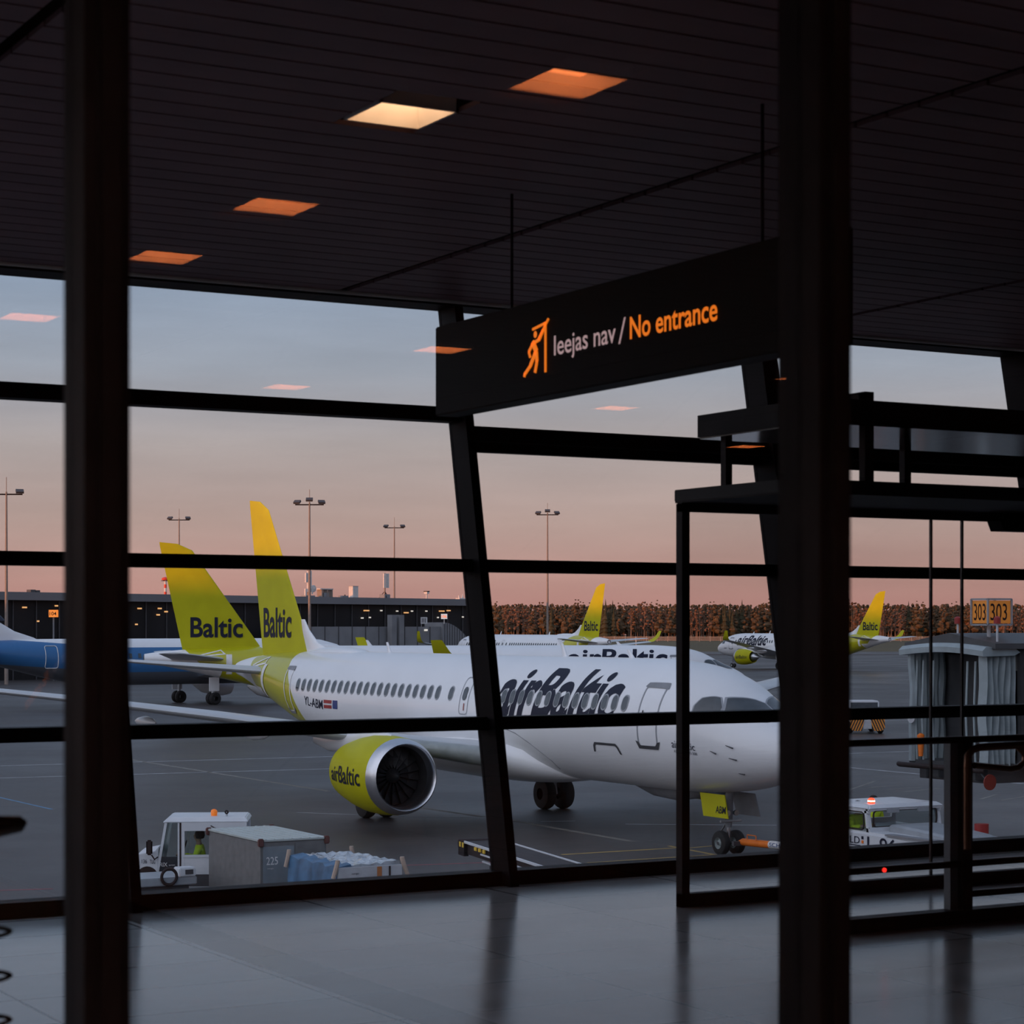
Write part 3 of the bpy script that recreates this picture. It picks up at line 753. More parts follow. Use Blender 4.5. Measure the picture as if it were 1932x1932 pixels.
        # doors, exit, windows
        for nm, y0, y1, z0, z1, skew in (('cabin_door', 4.50, 5.42, 2.90, 4.62, 0), ('cabin_door', 29.25, 29.95, 3.02, 4.7, .25)):
            lp = [(y + skew*(z - z0), z) for y, z in rrect(y0, y1, z0, z1, .16)]
            d = ring(nm, m_paneframe if skew == 0 else m_winwhite, lp, .045 if skew == 0 else .075, side, root)
            yb = [(y0 - .12, z0 + .17), (y0 + .02, z0 - .05), (y1 - .02, z0 - .05), (y1 + .1, z0 + .17), (y1 - .03, z0 + .14), (y1 - .12, z0 + .04), (y0 + .12, z0 + .04), (y0 + .02, z0 + .14)]
            decal('sill_plate', m_dgrey if skew == 0 else m_grey, [[(y, th_of(y, z)) for y, z in q] for q in ([yb[i] for i in (0, 1, 6, 7)], [yb[i] for i in (1, 2, 5, 6)], [yb[i] for i in (2, 3, 4, 5)])], side, d, .02)
            yt = [(y0 - .08, z1 - .14), (y0 + .0, z1 + .03), (y1 - .02, z1 + .03), (y1 + .06, z1 - .08), (y1 - .05, z1 - .1), (y0 + .1, z1 - .12)]
            yt = [(y + skew*(z - z0), z) for y, z in yt]
            decal('rain_gutter', m_grey, [[(y, th_of(y, z)) for y, z in q] for q in ([yt[i] for i in (0, 1, 5)], [yt[i] for i in (1, 2, 4, 5)], [yt[i] for i in (2, 3, 4)])], side, d, .02)
            if skew == 0:
                decal('door_handle', m_dark, [loop_th([(5.22, 3.72), (5.22, 3.90), (5.17, 3.90), (5.17, 3.72)])], side, d, .02)
                decal('door_window', m_aglass, [loop_th(rrect(5.22, 5.36, 3.62, 3.82, .05))], side, d, .02)
        xd = ring('emergency_exit', m_paneframe, rrect(15.25, 15.83, 3.42, 4.6, .14), .03, side, root)
        decal('exit_window', m_aglass, [loop_th(rrect(15.42, 15.68, 3.87, 4.29, .12))], side, xd, .02)
        decal('exit_handle', m_red, [loop_th([(15.47, 3.55), (15.52, 3.55), (15.52, 3.78), (15.47, 3.78)])], side, xd, .02)
        wl = [6.15 + .53*i for i in range(17)] + [16.51] + [17.43 + .538*i for i in range(22)]
        P0 = rrect(-.16, .16, 3.83, 4.30, .155, 4); P1 = rrect(-.125, .125, 3.87, 4.26, .12, 4)
        first = {}
        for y in wl:
            key = 'aft' if y > 26.4 else 'mid' if y > 6.4 else 'fore'
            if key == 'mid' and 'mid' in first:
                o_, g_ = first['mid']
                o2 = o_.copy(); C.objects.link(o2); o2.location = (0, y - first['y'], 0); o2.parent = root
                g2 = g_.copy(); C.objects.link(g2); g2.parent = o2
                continue
            o_ = decal('cabin_window', m_paneframe, [[(y + a, th_of(y + a, z)) for a, z in P0]], side, root, .015)
            g_ = decal('window_glass', m_aglass, [[(y + a, th_of(y + a, z)) for a, z in P1]], side, o_, .02)
            if key == 'mid': first['mid'] = (o_, g_); first['y'] = y
        # cargo door edge, stall vanes
        cl = [(6.42, 2.62), (6.50, 2.83), (6.6, 2.92), (7.72, 2.92), (7.82, 2.83), (7.88, 2.64), (7.80, 2.64), (7.74, 2.80), (7.68, 2.85), (6.66, 2.85), (6.58, 2.80), (6.50, 2.62)]
        decal('cargo_door_edge', m_dgrey, [loop_th([cl[i] for i in q]) for q in ((0, 1, 10, 11), (1, 2, 9, 10), (2, 3, 8, 9), (3, 4, 7, 8), (4, 5, 6, 7))], side, root, .014, .3, .05)
        for y, z, L_ in ((1.62, 3.02, .26), (1.55, 2.72, .26), (2.2, 2.86, .22), (1.5, 2.36, .2)):
            a = th_of(y, z)
            MB().tube([skin(y, a, side, .05), skin(y + L_, a + .02, side, .02)], [.022, .008], 8).build('air_probe', m_dgrey, root)
        bm = slice_bm(text_mesh('airBaltic', .21, 0, .002, 1.0), .2, .08); k = .92 / bm_w(bm)
        bm_obj(bm, 'nose_lettering', m_navy, lambda u, v: skin(3.90 - u*k if side < 0 else 2.98 + u*k, th_of(3.5, 2.93) + v/1.7, side, .012), root)
        bm = slice_bm(text_mesh('AIRBUS A220-300', .085, 0, .0, 1.0), .2, .08); k2 = .92 / bm_w(bm)
        bm_obj(bm, 'type_lettering', m_navy, lambda u, v: skin(3.86 - u*k2 if side < 0 else 2.94 + u*k2, th_of(3.5, 2.80) + v/1.7, side, .012), root)
        # cockpit side panes
        for nm, pts in (('cockpit_window', [(-1.36, 3.06, 3.70), (-1.36, 3.16, 3.86), (-1.3, 3.18, 4.08), (-1.14, 3.06, 4.27), (-.95, 2.75, 4.31), (-.88, 2.60, 4.29), (-.93, 2.38, 4.0), (-1.1, 2.32, 3.74), (-1.27, 2.55, 3.65)]),
                        ('cockpit_window', [(-.78, 2.44, 4.29), (-.55, 2.24, 4.29), (-.20, 1.98, 4.2), (-.03, 1.80, 4.08), (-.03, 1.25, 3.84), (-.25, 1.10, 3.70), (-.45, 1.15, 3.65), (-.63, 1.38, 3.67), (-.85, 1.80, 3.78), (-1.02, 2.18, 3.78), (-.88, 2.28, 4.0)])):
            lp = [(p[1], th_p(p)) for p in pts]
            cy = sum(p[0] for p in lp)/len(lp); cz = sum(p[1] for p in lp)/len(lp)
            big = [(cy + (u-cy)*1.13, cz + (v-cz)*1.10) for u, v in lp]
            o_ = decal(nm, m_paneframe, [big], side, root, .014, .15, .06)
            decal('cockpit_glass', m_aglass, [lp], side, o_, .022, .15, .06)
    for side in (-1, 1):
        decal('trim_plate', m_winwhite, [loop_th([(32.95, 3.5), (33.3, 3.5), (33.3, 4.75), (32.95, 4.75)]), loop_th([(33.5, 3.85), (35.2, 3.95), (33.75, 3.15)])], side, root, .02)
        ring('trim_outline', m_winwhite, [(33.3, 4.75), (33.6, 5.05), (35.0, 4.7), (34.8, 4.6)], .07, side, root)
    # seam of the belly fairing on the flank
    for side in (-1, 1):
        pts = [(14.4, 3.42), (13.06, 3.12), (12.3, 2.98), (11.61, 2.72), (11.1, 2.45), (10.75, 2.2), (10.72, 1.95)]
        MB().tube([skin(y, th_of(y, z), side, .006) for y, z in pts], .012, 6).build('fairing_seam', m_grey, root)
    # fin
    fs = []
    for z in (4.75, 5.3, 6.2, 7.5, 9, 10.3, 10.9, 11.15, 11.28):
        t_ = (z - 5.3) / 5.8; le = 31.2 + 4.25*t_; te = 35.95 + 1.3*t_
        if z > 10.9: le += (z - 10.9)*1.6
        fs.append([(.5*(te-le)*.1*v*2*.5, le + (te-le)*u, z + (.1 if z > 11.2 else 0)*u) for u, v in AF])
    MB().loft(fs, True).build('tail_fin', m_lime, root, True)
    mb = MB(); ds = []
    for z, le, te, w_ in ((5.15, 28.6, 33.0, .22), (5.32, 29.3, 32.8, .2), (5.6, 30.5, 32.4, .17), (6.1, 31.35, 32.2, .14), (6.5, 31.78, 32.1, .1)):
        ds.append([(w_*v*.9, le + (te-le)*u, z) for u, v in AF])
    mb.loft(ds, True).build('dorsal_fin', m_white, root, True)
    # tail cone exhaust
    MB().rev([(0,.25),(.05,.2),(.02,.17),(-.25,.15),(-.25,.01)], (0, 38.2, 4.49), 'y', 24).build('exhaust_outlet', m_dgrey, root, True)
    for y, h in ((24.2, .38), (12.0, .42), (8.2, .25)):
        MB().loft([[(.03*v*3, y + .3*u, 5.28) for u, v in AF], [(.02*v*3, y + .28 + .15*u, 5.28 + h) for u, v in AF]], True).build('antenna', m_white, root, True)
    mb = MB(); rr_ = []
    for y, h, w_ in ((26.2,.02,.1),(26.8,.13,.4),(27.8,.2,.5),(29,.2,.5),(30,.16,.42),(30.8,.05,.25)):
        rr_.append([(w_*math.cos(a), y, 5.26 + h*max(-.4, math.sin(a))) for a in [2*math.pi*j/18 for j in range(18)]])
    mb.loft(rr_, True).build('antenna_fairing', m_white, root, True)
    # nose gear
    ng = MB().tube([(0, 3.45, 1.85), (0, 3.5, .95), (0, 3.5, .75)], [.11, .11, .085], 14).build('nose_gear_leg', m_grey, root, True)
    MB().cyl((0, 3.5, .33), (0, 3.5, .8), .06, 12).build('piston', m_steel, ng, True)
    MB().cyl((-.36, 3.5, .33), (.36, 3.5, .33), .05, 10).build('axle', m_dgrey, ng, True)
    MB().tube([(0, 3.62, .85), (0, 3.85, .62), (0, 3.6, .42)], .03, 8).build('torque_link', m_grey, ng, True)
    MB().cyl((-.34, 3.4, .93), (.34, 3.4, .93), .035, 10).build('tow_fitting', m_lgrey, ng, True)
    for s2 in (-1, 1):
        MB().rev([(-.11,.16),(-.11,.26),(-.09,.31),(-.04,.335),(.04,.335),(.09,.31),(.11,.26),(.11,.16)], (s2*.25, 3.5, .335), 'x', 28).build('nose_wheel', m_tire, ng, True)
        MB().rev([(-.10,.01),(-.10,.05),(-.03,.09),(-.02,.15),(-.10,.19),(.10,.19),(.10,.01)], (s2*.25, 3.5, .335), 'x', 24).build('wheel_hub', mat('hub_grey_green', (.33,.38,.38), .4), ng, True)
        MB().rev([(-.05,.01),(-.05,.075),(-.03,.085),(.08,.06),(.09,.01)], (s2*.14, 3.36, 1.15), 'y', 16).build('taxi_light', m_steel, ng, True)
    for s2 in (-1, 1):
        # gear doors
        ya, yb_ = (2.95, 4.10) if s2 < 0 else (3.0, 4.1)
        d = MB().hexa([(s2*.50, ya, 1.68), (s2*.50, yb_, 1.68), (s2*.54, yb_ - .22, 1.06), (s2*.54, ya - .22, 1.06)], [(s2*.53, ya, 1.68), (s2*.53, yb_, 1.68), (s2*.57, yb_ - .22, 1.06), (s2*.57, ya - .22, 1.06)]).build('nose_gear_door', m_lime if s2 < 0 else m_grey, ng)
        if s2 < 0:
            bm = text_mesh('ABM', .19, 0, .006, .9); k = .46 / bm_w(bm)
            bm_obj(bm, 'door_lettering', m_navy, lambda u, v: Vector((-.53 - .04*(1.68 - (1.18 + v))/.62 - .012, 3.30 - u*k, 1.18 + v)), d)
    # registration and flags, both on the rear flank
    rg = slice_bm(text_mesh('YL-ABM', .32, 0, .008, .85), .3, .06); k = 1.72 / bm_w(rg)
    bm_obj(rg, 'registration_lettering', m_navy, lambda u, v: skin(27.98 - u*k, th_of(27, 3.28) + v/1.8, -1, .012), root)
    f1 = decal('country_flag', m_redflag, [loop_th([(26.16, 3.28), (25.48, 3.28), (25.48, 3.40), (26.16, 3.40)]), loop_th([(26.16, 3.46), (25.48, 3.46), (25.48, 3.58), (26.16, 3.58)])], -1, root)
    decal('union_flag', m_blueflag, [loop_th([(25.38, 3.28), (24.98, 3.28), (24.98, 3.58), (25.38, 3.58)])], -1, root)
    # red-brown pack outlet and belly details
    decal('pack_outlet', m_dgrey, [[(12.85 + .42*math.cos(a), th_of(12.8, 1.9) + .07*math.sin(a)) for a in [2*math.pi*j/16 for j in range(16)]]], -1, root, .20)
    mb = MB(); rr_ = []
    for y, h, w_ in ((5.0,.01,.05),(5.6,.30,.3),(6.6,.42,.34),(7.8,.36,.3),(8.8,.12,.18),(9.1,.01,.05)):
        rr_.append([(w_*math.cos(a) + .45, y, 1.66 + h*min(.3, math.sin(a))) for a in [2*math.pi*j/18 for j in range(18)]])
    mb.loft(rr_, True).build('cargo_door_open', m_grey, root, True)
    return root
def fin_half(y, z):
    t_ = (z - 5.3) / 5.8; le = 31.2 + 4.25*t_; te = 35.95 + 1.3*t_; c_ = te - le
    x = max(0, min(1, (y - le) / c_)); yt = 5 * (.2969*math.sqrt(x) - .126*x - .3516*x*x + .2843*x**3 - .1036*x**4)
    return .05 * yt * c_ * 1.0 + .012

jet = airliner('large white jet airliner parked nearest, nose to the right, with lime engine and lime tail')
jet.location = (33.7, 44.1, AP)
SK = ('registration_lettering', 'country_flag', 'union_flag', 'nose_gear_door', 'door_lettering', 'type_lettering', 'cargo_door_open')
jet2 = dup(jet, (80.75, 112.1, AP), R(71.5), 'white jet airliner with lime tail parked side-on directly behind the nearest jet', 'white jets with lime tails', SK + ('title_lettering', 'dorsal_fin'))
bm = slice_bm(text_mesh('airBaltic', 1.55, .26, .022, 1.0), .25, .09); wt2 = bm_w(bm)
bm_obj(bm, 'title_lettering', m_navy, lambda u, v: skin(12.2 - u*6.6/wt2, th_of(10, 3.74) + v/1.81, -1, .010), jet2, True)
dup(jet, (132.9, 250.0, AP), R(180), 'distant white jet with lime tail standing before the forest, left of the vestibule post', 'white jets with lime tails', SK)
dup(jet, (192.5, 274.5, AP), R(184), 'distant white jet with lime tail standing farthest right before the forest', 'white jets with lime tails', SK)
jet['group'] = 'white jets with lime tails'

jet2.scale = (1, 1, .955)
for ch in kids(jet2):
    if ch.name.split('.')[0] == 'tail_fin': ch.scale = (1, 1, 1.09); ch.location.z = -.468
    if ch.name.split('.')[0] == 'fin_lettering': ch.scale = (1.4, 1.08, 1.09); ch.location.z = -.468; ch.location.y = -3.19

# ------------------------------------------------------------------ blue and white jet behind the tails
m_bluefus = bpy.data.materials.new('blue_white_livery_belly_shade'); m_bluefus.use_nodes = True
n = m_bluefus.node_tree; b = n.nodes['Principled BSDF']; b.inputs['Roughness'].default_value = .3
t = n.nodes.new('ShaderNodeTexCoord'); s_ = n.nodes.new('ShaderNodeSeparateXYZ'); n.links.new(t.outputs['Object'], s_.inputs[0])
rp = n.nodes.new('ShaderNodeValToRGB'); rp.color_ramp.interpolation = 'CONSTANT'
e = rp.color_ramp.elements; e[0].position = 0; e[0].color = (.10, .11, .13, 1); e[1].position = .265; e[1].color = (.035, .15, .36, 1)  # lowest grey stop paints the shade under the belly; the blue is livery
e2 = e.new(.46); e2.color = (.80, .82, .85, 1)
q = n.nodes.new('ShaderNodeMath'); q.operation = 'MULTIPLY_ADD'; q.inputs[1].default_value = .1
nz_ = n.nodes.new('ShaderNodeMath'); nz_.operation = 'MULTIPLY'; nz_.inputs[1].default_value = .0075
yo = n.nodes.new('ShaderNodeMath'); yo.operation = 'SUBTRACT'; yo.inputs[1].default_value = 24; n.links.new(s_.outputs[1], yo.inputs[0])
yo2 = n.nodes.new('ShaderNodeMath'); yo2.operation = 'MAXIMUM'; yo2.inputs[1].default_value = 0; n.links.new(yo.outputs[0], yo2.inputs[0])
n.links.new(yo2.outputs[0], nz_.inputs[0])
n.links.new(s_.outputs[2], q.inputs[0]); q.inputs[2].default_value = 0.0
sb = n.nodes.new('ShaderNodeMath'); sb.operation = 'SUBTRACT'; n.links.new(q.outputs[0], sb.inputs[0]); n.links.new(nz_.outputs[0], sb.inputs[1])
n.links.new(sb.outputs[0], rp.inputs[0]); n.links.new(rp.outputs[0], b.inputs['Base Color'])
m_navyfin = mat('navy_fin_paint', (.012, .016, .04), .35)
bj = thing('passenger_jet', 'blue and white jet at the left edge with its rear door outlined in white', 'airliner')
mb = MB(); rings = []
for y in [0, .2, .5, 1, 2, 3, 4.5, 6.5, 10, 15, 20, 22, 24, 26, 28, 30, 32, 34, 36, 38]:
    yy = y if y < 6.5 else 6.5 + (y - 6.5) * 31.7 / 31.5
    T, B, h = prof(yy); rings.append([(h*math.cos(2*math.pi*j/36), y, (T+B)/2 + (T-B)/2*math.sin(2*math.pi*j/36)) for j in range(36)])
mb.loft(rings, True).build('fuselage', m_bluefus, bj, True)
fs = []
for z, le, te in ((4.9, 29.4, 37.0), (5.4, 30.4, 37.1), (5.9, 32.0, 37.2), (6.7, 33.4, 37.3)): fs.append([(.35*v, le + (te-le)*u, z) for u, v in AF])
MB().loft(fs, True).build('fin_base', m_white, bj, True)
fs = []
for z, le, te in ((6.7, 32.7, 37.3), (8.6, 34.7, 37.9), (11.6, 37.0, 38.8)): fs.append([(.3*v, le + (te-le)*u, z) for u, v in AF])
MB().loft(fs, True).build('tail_fin', m_navyfin, bj, True)
for side in (-1, 1):
    MB().loft(wing_rings([(1.2,11.2,5.6,2.2,.13),(3.6,12.8,4.4,2.5,.12),(8.5,15.2,2.9,3.1,.11),(14.3,18.4,1.5,3.9,.1)], side), True).build('wing', m_wing, bj, True)
    MB().loft(wing_rings([(.3,33.4,3.0,4.4,.1),(5.6,36.2,1.3,4.8,.09)], side), True).build('tailplane', m_wing, bj, True)
    g = MB().rev([(0,.8),(.1,.95),(.7,1.05),(1.6,1.0),(2.6,.75),(3.2,.35),(3.6,.03)], (side*4.6, 10.6, 1.5), 'y', 28).build('engine_nacelle', m_white, bj, True)
    MB().rev([(0,.8),(.3,.75),(.3,.01)], (side*4.6, 10.6, 1.5), 'y', 24).build('intake', m_dgrey, g, True)
    g = MB().cyl((side*2.9, 16.3, .4), (side*2.8, 16.3, 2.2), .13).build('main_gear_leg', m_lgrey, bj, True)
    for dx in (-.3, .3):
        MB().rev([(-.18,.18),(-.18,.40),(-.08,.5),(.08,.5),(.18,.40),(.18,.18)], (side*2.9 + dx, 16.3, .5), 'x', 20).build('main_wheel', m_tire, g, True)
    MB().box(side*3.1, side*3.1 + .05*side, 15.9, 16.8, 1.1, 2.2).build('gear_door', m_white, bj)
    def skb(y, z, side=side):
        T, B, h = prof(6.5 + (y-6.5)*31.7/31.5); a = math.asin(max(-1, min(1, (z-(T+B)/2)/((T-B)/2))))
        return Vector((side*(h+.02)*math.cos(a), y, (T+B)/2 + ((T-B)/2+.02)*math.sin(a)))
    for y in np.arange(7, 28.6, .8):
        MB().add([skb(y + a, 3.95 + d) for a, d in ((-.13,-.18),(.13,-.18),(.13,.18),(-.13,.18))], [(0,1,2,3)]).build('cabin_window', m_aglass, bj)
    dr = MB(); dq = rrect(29.1, 30.1, 3.05, 4.75, .15); dp = [(a[0] + (b2[0]-a[0])*k/6, a[1] + (b2[1]-a[1])*k/6) for a, b2 in zip(dq, dq[1:] + dq[:1]) for k in range(6)]
    dr.tube([skb(y, z) for y, z in dp], .03, 5, closed=True); dr.build('cabin_door', m_winwhite, bj)
g = MB().cyl((0, 3.6, .35), (0, 3.6, 1.8), .09).build('nose_gear_leg', m_lgrey, bj, True)
for dx in (-.2, .2): MB().rev([(-.1,.1),(-.1,.3),(.1,.3),(.1,.1)], (dx, 3.6, .3), 'x', 18).build('nose_wheel', m_tire, g, True)
tail = W(-8, 163); 
aft = Vector((-.80*ca - .60*sa, .80*sa - .60*ca, 0)).normalized()
nose = tail - aft * 33.5
bj.location = (nose.x, nose.y, AP); bj.rotation_euler.z = math.atan2(-aft.x, aft.y)

# ------------------------------------------------------------------ far terminal
m_tglass = mat('far_terminal_glass', (.012, .012, .014), .5, var=.4, scale=.15, spec=.2)
m_fascia = mat('far_roof_fascia', (.17, .175, .19), .5, var=.08, scale=.1)
m_farlamp = mat('far_lamp_lit', (.9, .6, .3), .5, emis=(1.0, .48, .16), estr=.9)
m_farlampw = mat('far_lamp_white', (.9, .9, .8), .5, emis=(1.0, .9, .75), estr=.7)
p0, p1 = W(-420, 226), W(900, 318)
d = (p1 - p0); Lt = d.length; d.normalize(); nrm = Vector((d.y, -d.x, 0))
ft = thing('terminal_building', 'long low dark glazed terminal building with a grey roof edge behind the tails', 'building', (p0.x, p0.y, AP), math.atan2(d.y, d.x))
MB().box(0, Lt, 0, 40, 0, 9.5).build('glazed_wall', m_tglass, ft)
MB().box(-1, Lt + .6, -1.2, 41, 9.4, 10.35).build('roof', m_fascia, ft)
MB().box(0, Lt, -.5, .0, 4.0, 4.35).build('floor_band', m_dgrey, ft)
for k in range(34):
    MB().box(k*Lt/34 - .06, k*Lt/34 + .06, -.12, 0, 0, 9.4).build('mullion', m_dgrey, ft)
rnd = random.Random(4)
for px, py, w_, kd in [(45,1146,.8,0),(105,1143,.5,0),(70,1172,.4,0),(262,1148,.8,0),(300,1148,.7,0),(312,1154,.6,0),(297,1160,.6,0),(332,1149,1.1,0),(256,1178,.4,0),(690,1152,1.4,0),(682,1166,.5,1),(696,1165,.5,1),(718,1152,.4,1),(748,1153,.4,1),(776,1153,.4,1),(803,1153,.4,1),(765,1156,1.2,0),(832,1153,1.5,0),(845,1152,1.0,0),(825,1165,.3,1),(872,1164,.3,1)]:
    r_ = (px - 966)/4025; dirv = Vector((r_*ca + sa, -r_*sa + ca, 0))
    den = dirv.dot(nrm); Y = (p0.dot(nrm)) / den
    pos = dirv * Y; u = (pos - p0).dot(d); z = 1.58 + (1184 - py)/4025*Y - AP
    MB().box(u - w_*.35, u + w_*.35, -.25, -.02, z - .09, z + .09).build('lit_lamp', m_farlampw if kd else m_farlamp, ft)
def on_roof(px, dy=3.0):
    r_ = (px - 966)/4025; dirv = Vector((r_*ca + sa, -r_*sa + ca, 0))
    Y = (p0.dot(nrm) - dy) / dirv.dot(nrm)
    q = dirv * Y; return Vector((q.x, q.y, AP + 10.35)), Y
RG = ft.rotation_euler.z
m_pole = mat('galvanised_mast', (.26, .21, .18), .6)
m_roofkit = mat('rooftop_unit_white', (.62, .60, .58), .5)
def roof_kit(name, label, cat, px, fn, dy=3.0):
    q, Y = on_roof(px, dy); o = thing(name, label, cat, q, RG); fn(o, Y / 4025); return o
def k_antenna(o, s_):
    MB().cyl((0,0,0), (0,0,48*s_), .12).build('pole', m_pole, o)
    for dx in (-.35, .1, .45): MB().box(dx-.14, dx+.14, -.3, -.12, 20*s_, 47*s_).build('panel_antenna', m_roofkit, o)
    for a in (0, 2.1, 4.2): MB().tube([(0,0,14*s_), (.9*math.cos(a), .9*math.sin(a), 0)], .05, 6).build('brace', m_dark, o)
    MB().box(-.6,.6,-.5,.5,0,.6).build('cabinet', m_grey, o)
roof_kit('antenna_mast', 'twin panel antenna mast braced on the terminal roof', 'antenna', 726, k_antenna)
def k_ant2(o, s_):
    MB().cyl((0,0,0), (0,0,52*s_), .14).build('pole', m_pole, o)
    for dx, z0, z1 in ((-.6,28,46),(-.2,10,50),(.25,16,50),(.5,6,20),(-.7,2,16)): MB().box(dx-.14, dx+.14, -.35, -.12, z0*s_, z1*s_).build('panel_antenna', m_roofkit, o)
    MB().rev([(-.1,.02),(0,.45),(.12,.5)], (.9,-.3,1.2), 'y', 16).build('dish', m_roofkit, o)
    MB().box(-.9,.9,-.5,.5,0,.25).build('platform', m_grey, o)
roof_kit('antenna_mast', 'antenna cluster with small dish on the terminal roof near the tall tail', 'antenna', 581, k_ant2)
def k_frame(o, s_):
    for x in (-1.0, .0, 1.0): MB().box(x-.06, x+.06, -.5, .5, 0, 16*s_).build('frame', m_pole, o)
    MB().box(-1.3,1.2,-.5,.5,15*s_,17*s_).build('deck', m_roofkit, o); MB().box(-.7,.3,-.45,.4,0,9*s_).build('unit', m_grey, o)
roof_kit('equipment_rack', 'small open equipment frame on the terminal roof', 'rooftop equipment', 613, k_frame)
roof_kit('rooftop_unit', 'slim upright white box on the terminal roof', 'rooftop equipment', 667, lambda o, s_: (MB().box(-.55,.55,-.4,.4,0,22*s_).build('cabinet', m_roofkit, o), MB().box(-.6,.6,-.45,.45,22*s_,22.6*s_).build('cap', m_grey, o)))
roof_kit('rooftop_unit', 'low grey box on the terminal roof beside the equipment frame', 'rooftop equipment', 648, lambda o, s_: (MB().box(-.6,.6,-.4,.4,0,4*s_).build('cabinet', m_grey, o), MB().cyl((.3,0,4*s_),(.3,0,6*s_),.08).build('vent', m_dark, o)))
roof_kit('roof_camera', 'small camera post with black cap on the terminal roof', 'camera', 805, lambda o, s_: (MB().cyl((0,0,0),(0,0,11*s_),.12).build('post', m_roofkit, o), MB().box(-.25,.25,-.3,.3,10*s_,14*s_).build('camera_head', m_roofkit, o), MB().box(-.3,.3,-.35,.35,14*s_,15.5*s_).build('cap', m_dark, o)))
roof_kit('rooftop_unit', 'small white vents at the right end of the terminal roof', 'rooftop equipment', 870, lambda o, s_: (MB().box(-.8,.6,-.4,.4,0,3*s_).build('cabinet', m_roofkit, o), MB().cyl((-.5,0,3*s_),(-.5,0,8*s_),.12).build('vent', m_roofkit, o), MB().cyl((.3,0,3*s_),(.3,0,11*s_),.15,12,.03).build('vent', m_roofkit, o)))
roof_kit('rooftop_unit', 'dark pair of boxes on the terminal roof at far left', 'rooftop equipment', 63, lambda o, s_: (MB().box(-.7,.0,-.4,.4,0,6*s_).build('cabinet', m_dgrey, o), MB().box(.1,.7,-.4,.4,0,5*s_).build('cabinet', m_dgrey, o)))
m_rw = mat('red_beacon_paint', (.70, .06, .03), .5)
def k_radar(o, s_):
    for k in range(4): MB().cyl((0,0,(k*7)*s_),(0,0,(k*7+7)*s_),.17).build('tower_segment', m_rw if k % 2 == 0 else m_roofkit, o)
    MB().rev([(28*s_,.2),(29*s_,.45),(32*s_,.5),(34*s_,.3),(35*s_,.02)], (0,0,0), 'z', 16).build('head', m_rw, o)
    MB().box(-.7,.7,-.05,.05,27*s_,28*s_).build('crossarm', m_dark, o)
roof_kit('beacon_tower', 'slim red and white banded tower above the terminal roof', 'tower', 312, k_radar, 6)

# floodlight masts
def mast(px, py, Y, h, label, n_=3):
    g = W(px, Y, AP); o = thing('floodlight_mast', label, 'floodlight mast', g, -YAW, 'floodlight masts')
    top = 1.58 + (1184 - py)/4025*Y - AP
    MB().tube([(0,0,0), (0,0,top)], [.22, .10], 10).build('pole', m_pole, o, True)
    MB().cyl((0,0,top), (0,0,top + 1.6), .04, 6).build('lightning_rod', m_pole, o)
    MB().box(-1.75, 1.75, -.08, .08, top - .35, top - .2).build('crossarm', m_dark, o)
    for x in ([-1.5, 0, 1.5] if n_ == 3 else [-1.5, 1.5]):
        T = Matrix.Translation((x, -.2, top + (.05 if x else .35))) @ Euler((R(35), 0, R(20)*(1 if x > 0 else -1 if x < 0 else 0))).to_matrix().to_4x4()
        MB().box(-.42, .42, -.28, .28, -.12, .12, T).build('floodlight', m_dgrey, o)
    return o
mast(584, 948, 262, 0, 'floodlight mast standing beside the tallest lime tail')
mast(12, 928, 232, 0, 'floodlight mast at the left picture edge', 2)
mast(338, 978, 356, 0, 'floodlight mast above the shorter lime tail', 2)
mast(744, 993, 382, 0, 'floodlight mast behind the terminal roof beside the twin panel antenna', 2)
mast(1033, 968, 341, 0, 'floodlight mast standing alone before the forest', 3)

# far boarding bridge with gate number and the west wing that shades the apron
m_bridge = mat('bridge_panel_grey', (.20, .21, .225), .5, var=.12, scale=.6)
q0, q1 = W(560, 277), W(846, 298); dd = (q1 - q0); Lb = dd.length; dd.normalize()
fb_ = thing('boarding_bridge', 'grey panelled boarding bridge below gate sign 106 at the far terminal', 'boarding bridge', (q0.x, q0.y, AP), math.atan2(dd.y, dd.x))
MB().box(0, Lb, 0, 3, 3.2, 6.3).build('tunnel', m_bridge, fb_)
for k in range(12): MB().box(k*Lb/11.5 - .05, k*Lb/11.5 + .05, -.08, 0, 3.2, 6.3).build('panel_joint', m_dgrey, fb_)
for u in (Lb*.585, Lb*.635): MB().box(u - .45, u + .45, -1.2, -.3, 0, 7.9).build('lift_column', m_bridge, fb_)
MB().box(Lb*.3, Lb*.34, .8, 1.8, 0, 3.2).build('support', m_dgrey, fb_)
mb = MB(); rr_ = []
for k in range(9):
    a = k/8; rr_.append([(Lb - 1.5 + 4.6*a, yy, z) for yy, z in ((-.4,3.0),(3.2,3.0),(3.2,6.9 - 1.9*a*a),(-.4,6.9 - 1.9*a*a))])
mb.loft(rr_, True).build('bellows_hood', m_bridge, fb_)
for k in range(9): MB().box(Lb - 1.2 + k*.5, Lb - 1.12 + k*.5, -.46, -.4, 3.0, 6.8 - 1.9*(k/9)**2).build('bellows_fold', m_dgrey, fb_)
MB().box(Lb + .6, Lb + 1.6, .6, 1.6, 0, 3.1).build('support', m_dgrey, fb_)
lmp = MB().box(Lb*.83, Lb*.83 + .5, -.2, 0, 5.7, 5.95).build('lit_lamp', m_farlampw, fb_)
sgn = thing('gate_sign', 'white gate sign box with orange 106 above the far boarding bridge', 'sign', W(838, 292, AP + 6.9), -YAW)
MB().cyl((0,0,-.2), (0,0,.5), .06).build('post', m_roofkit, sgn)
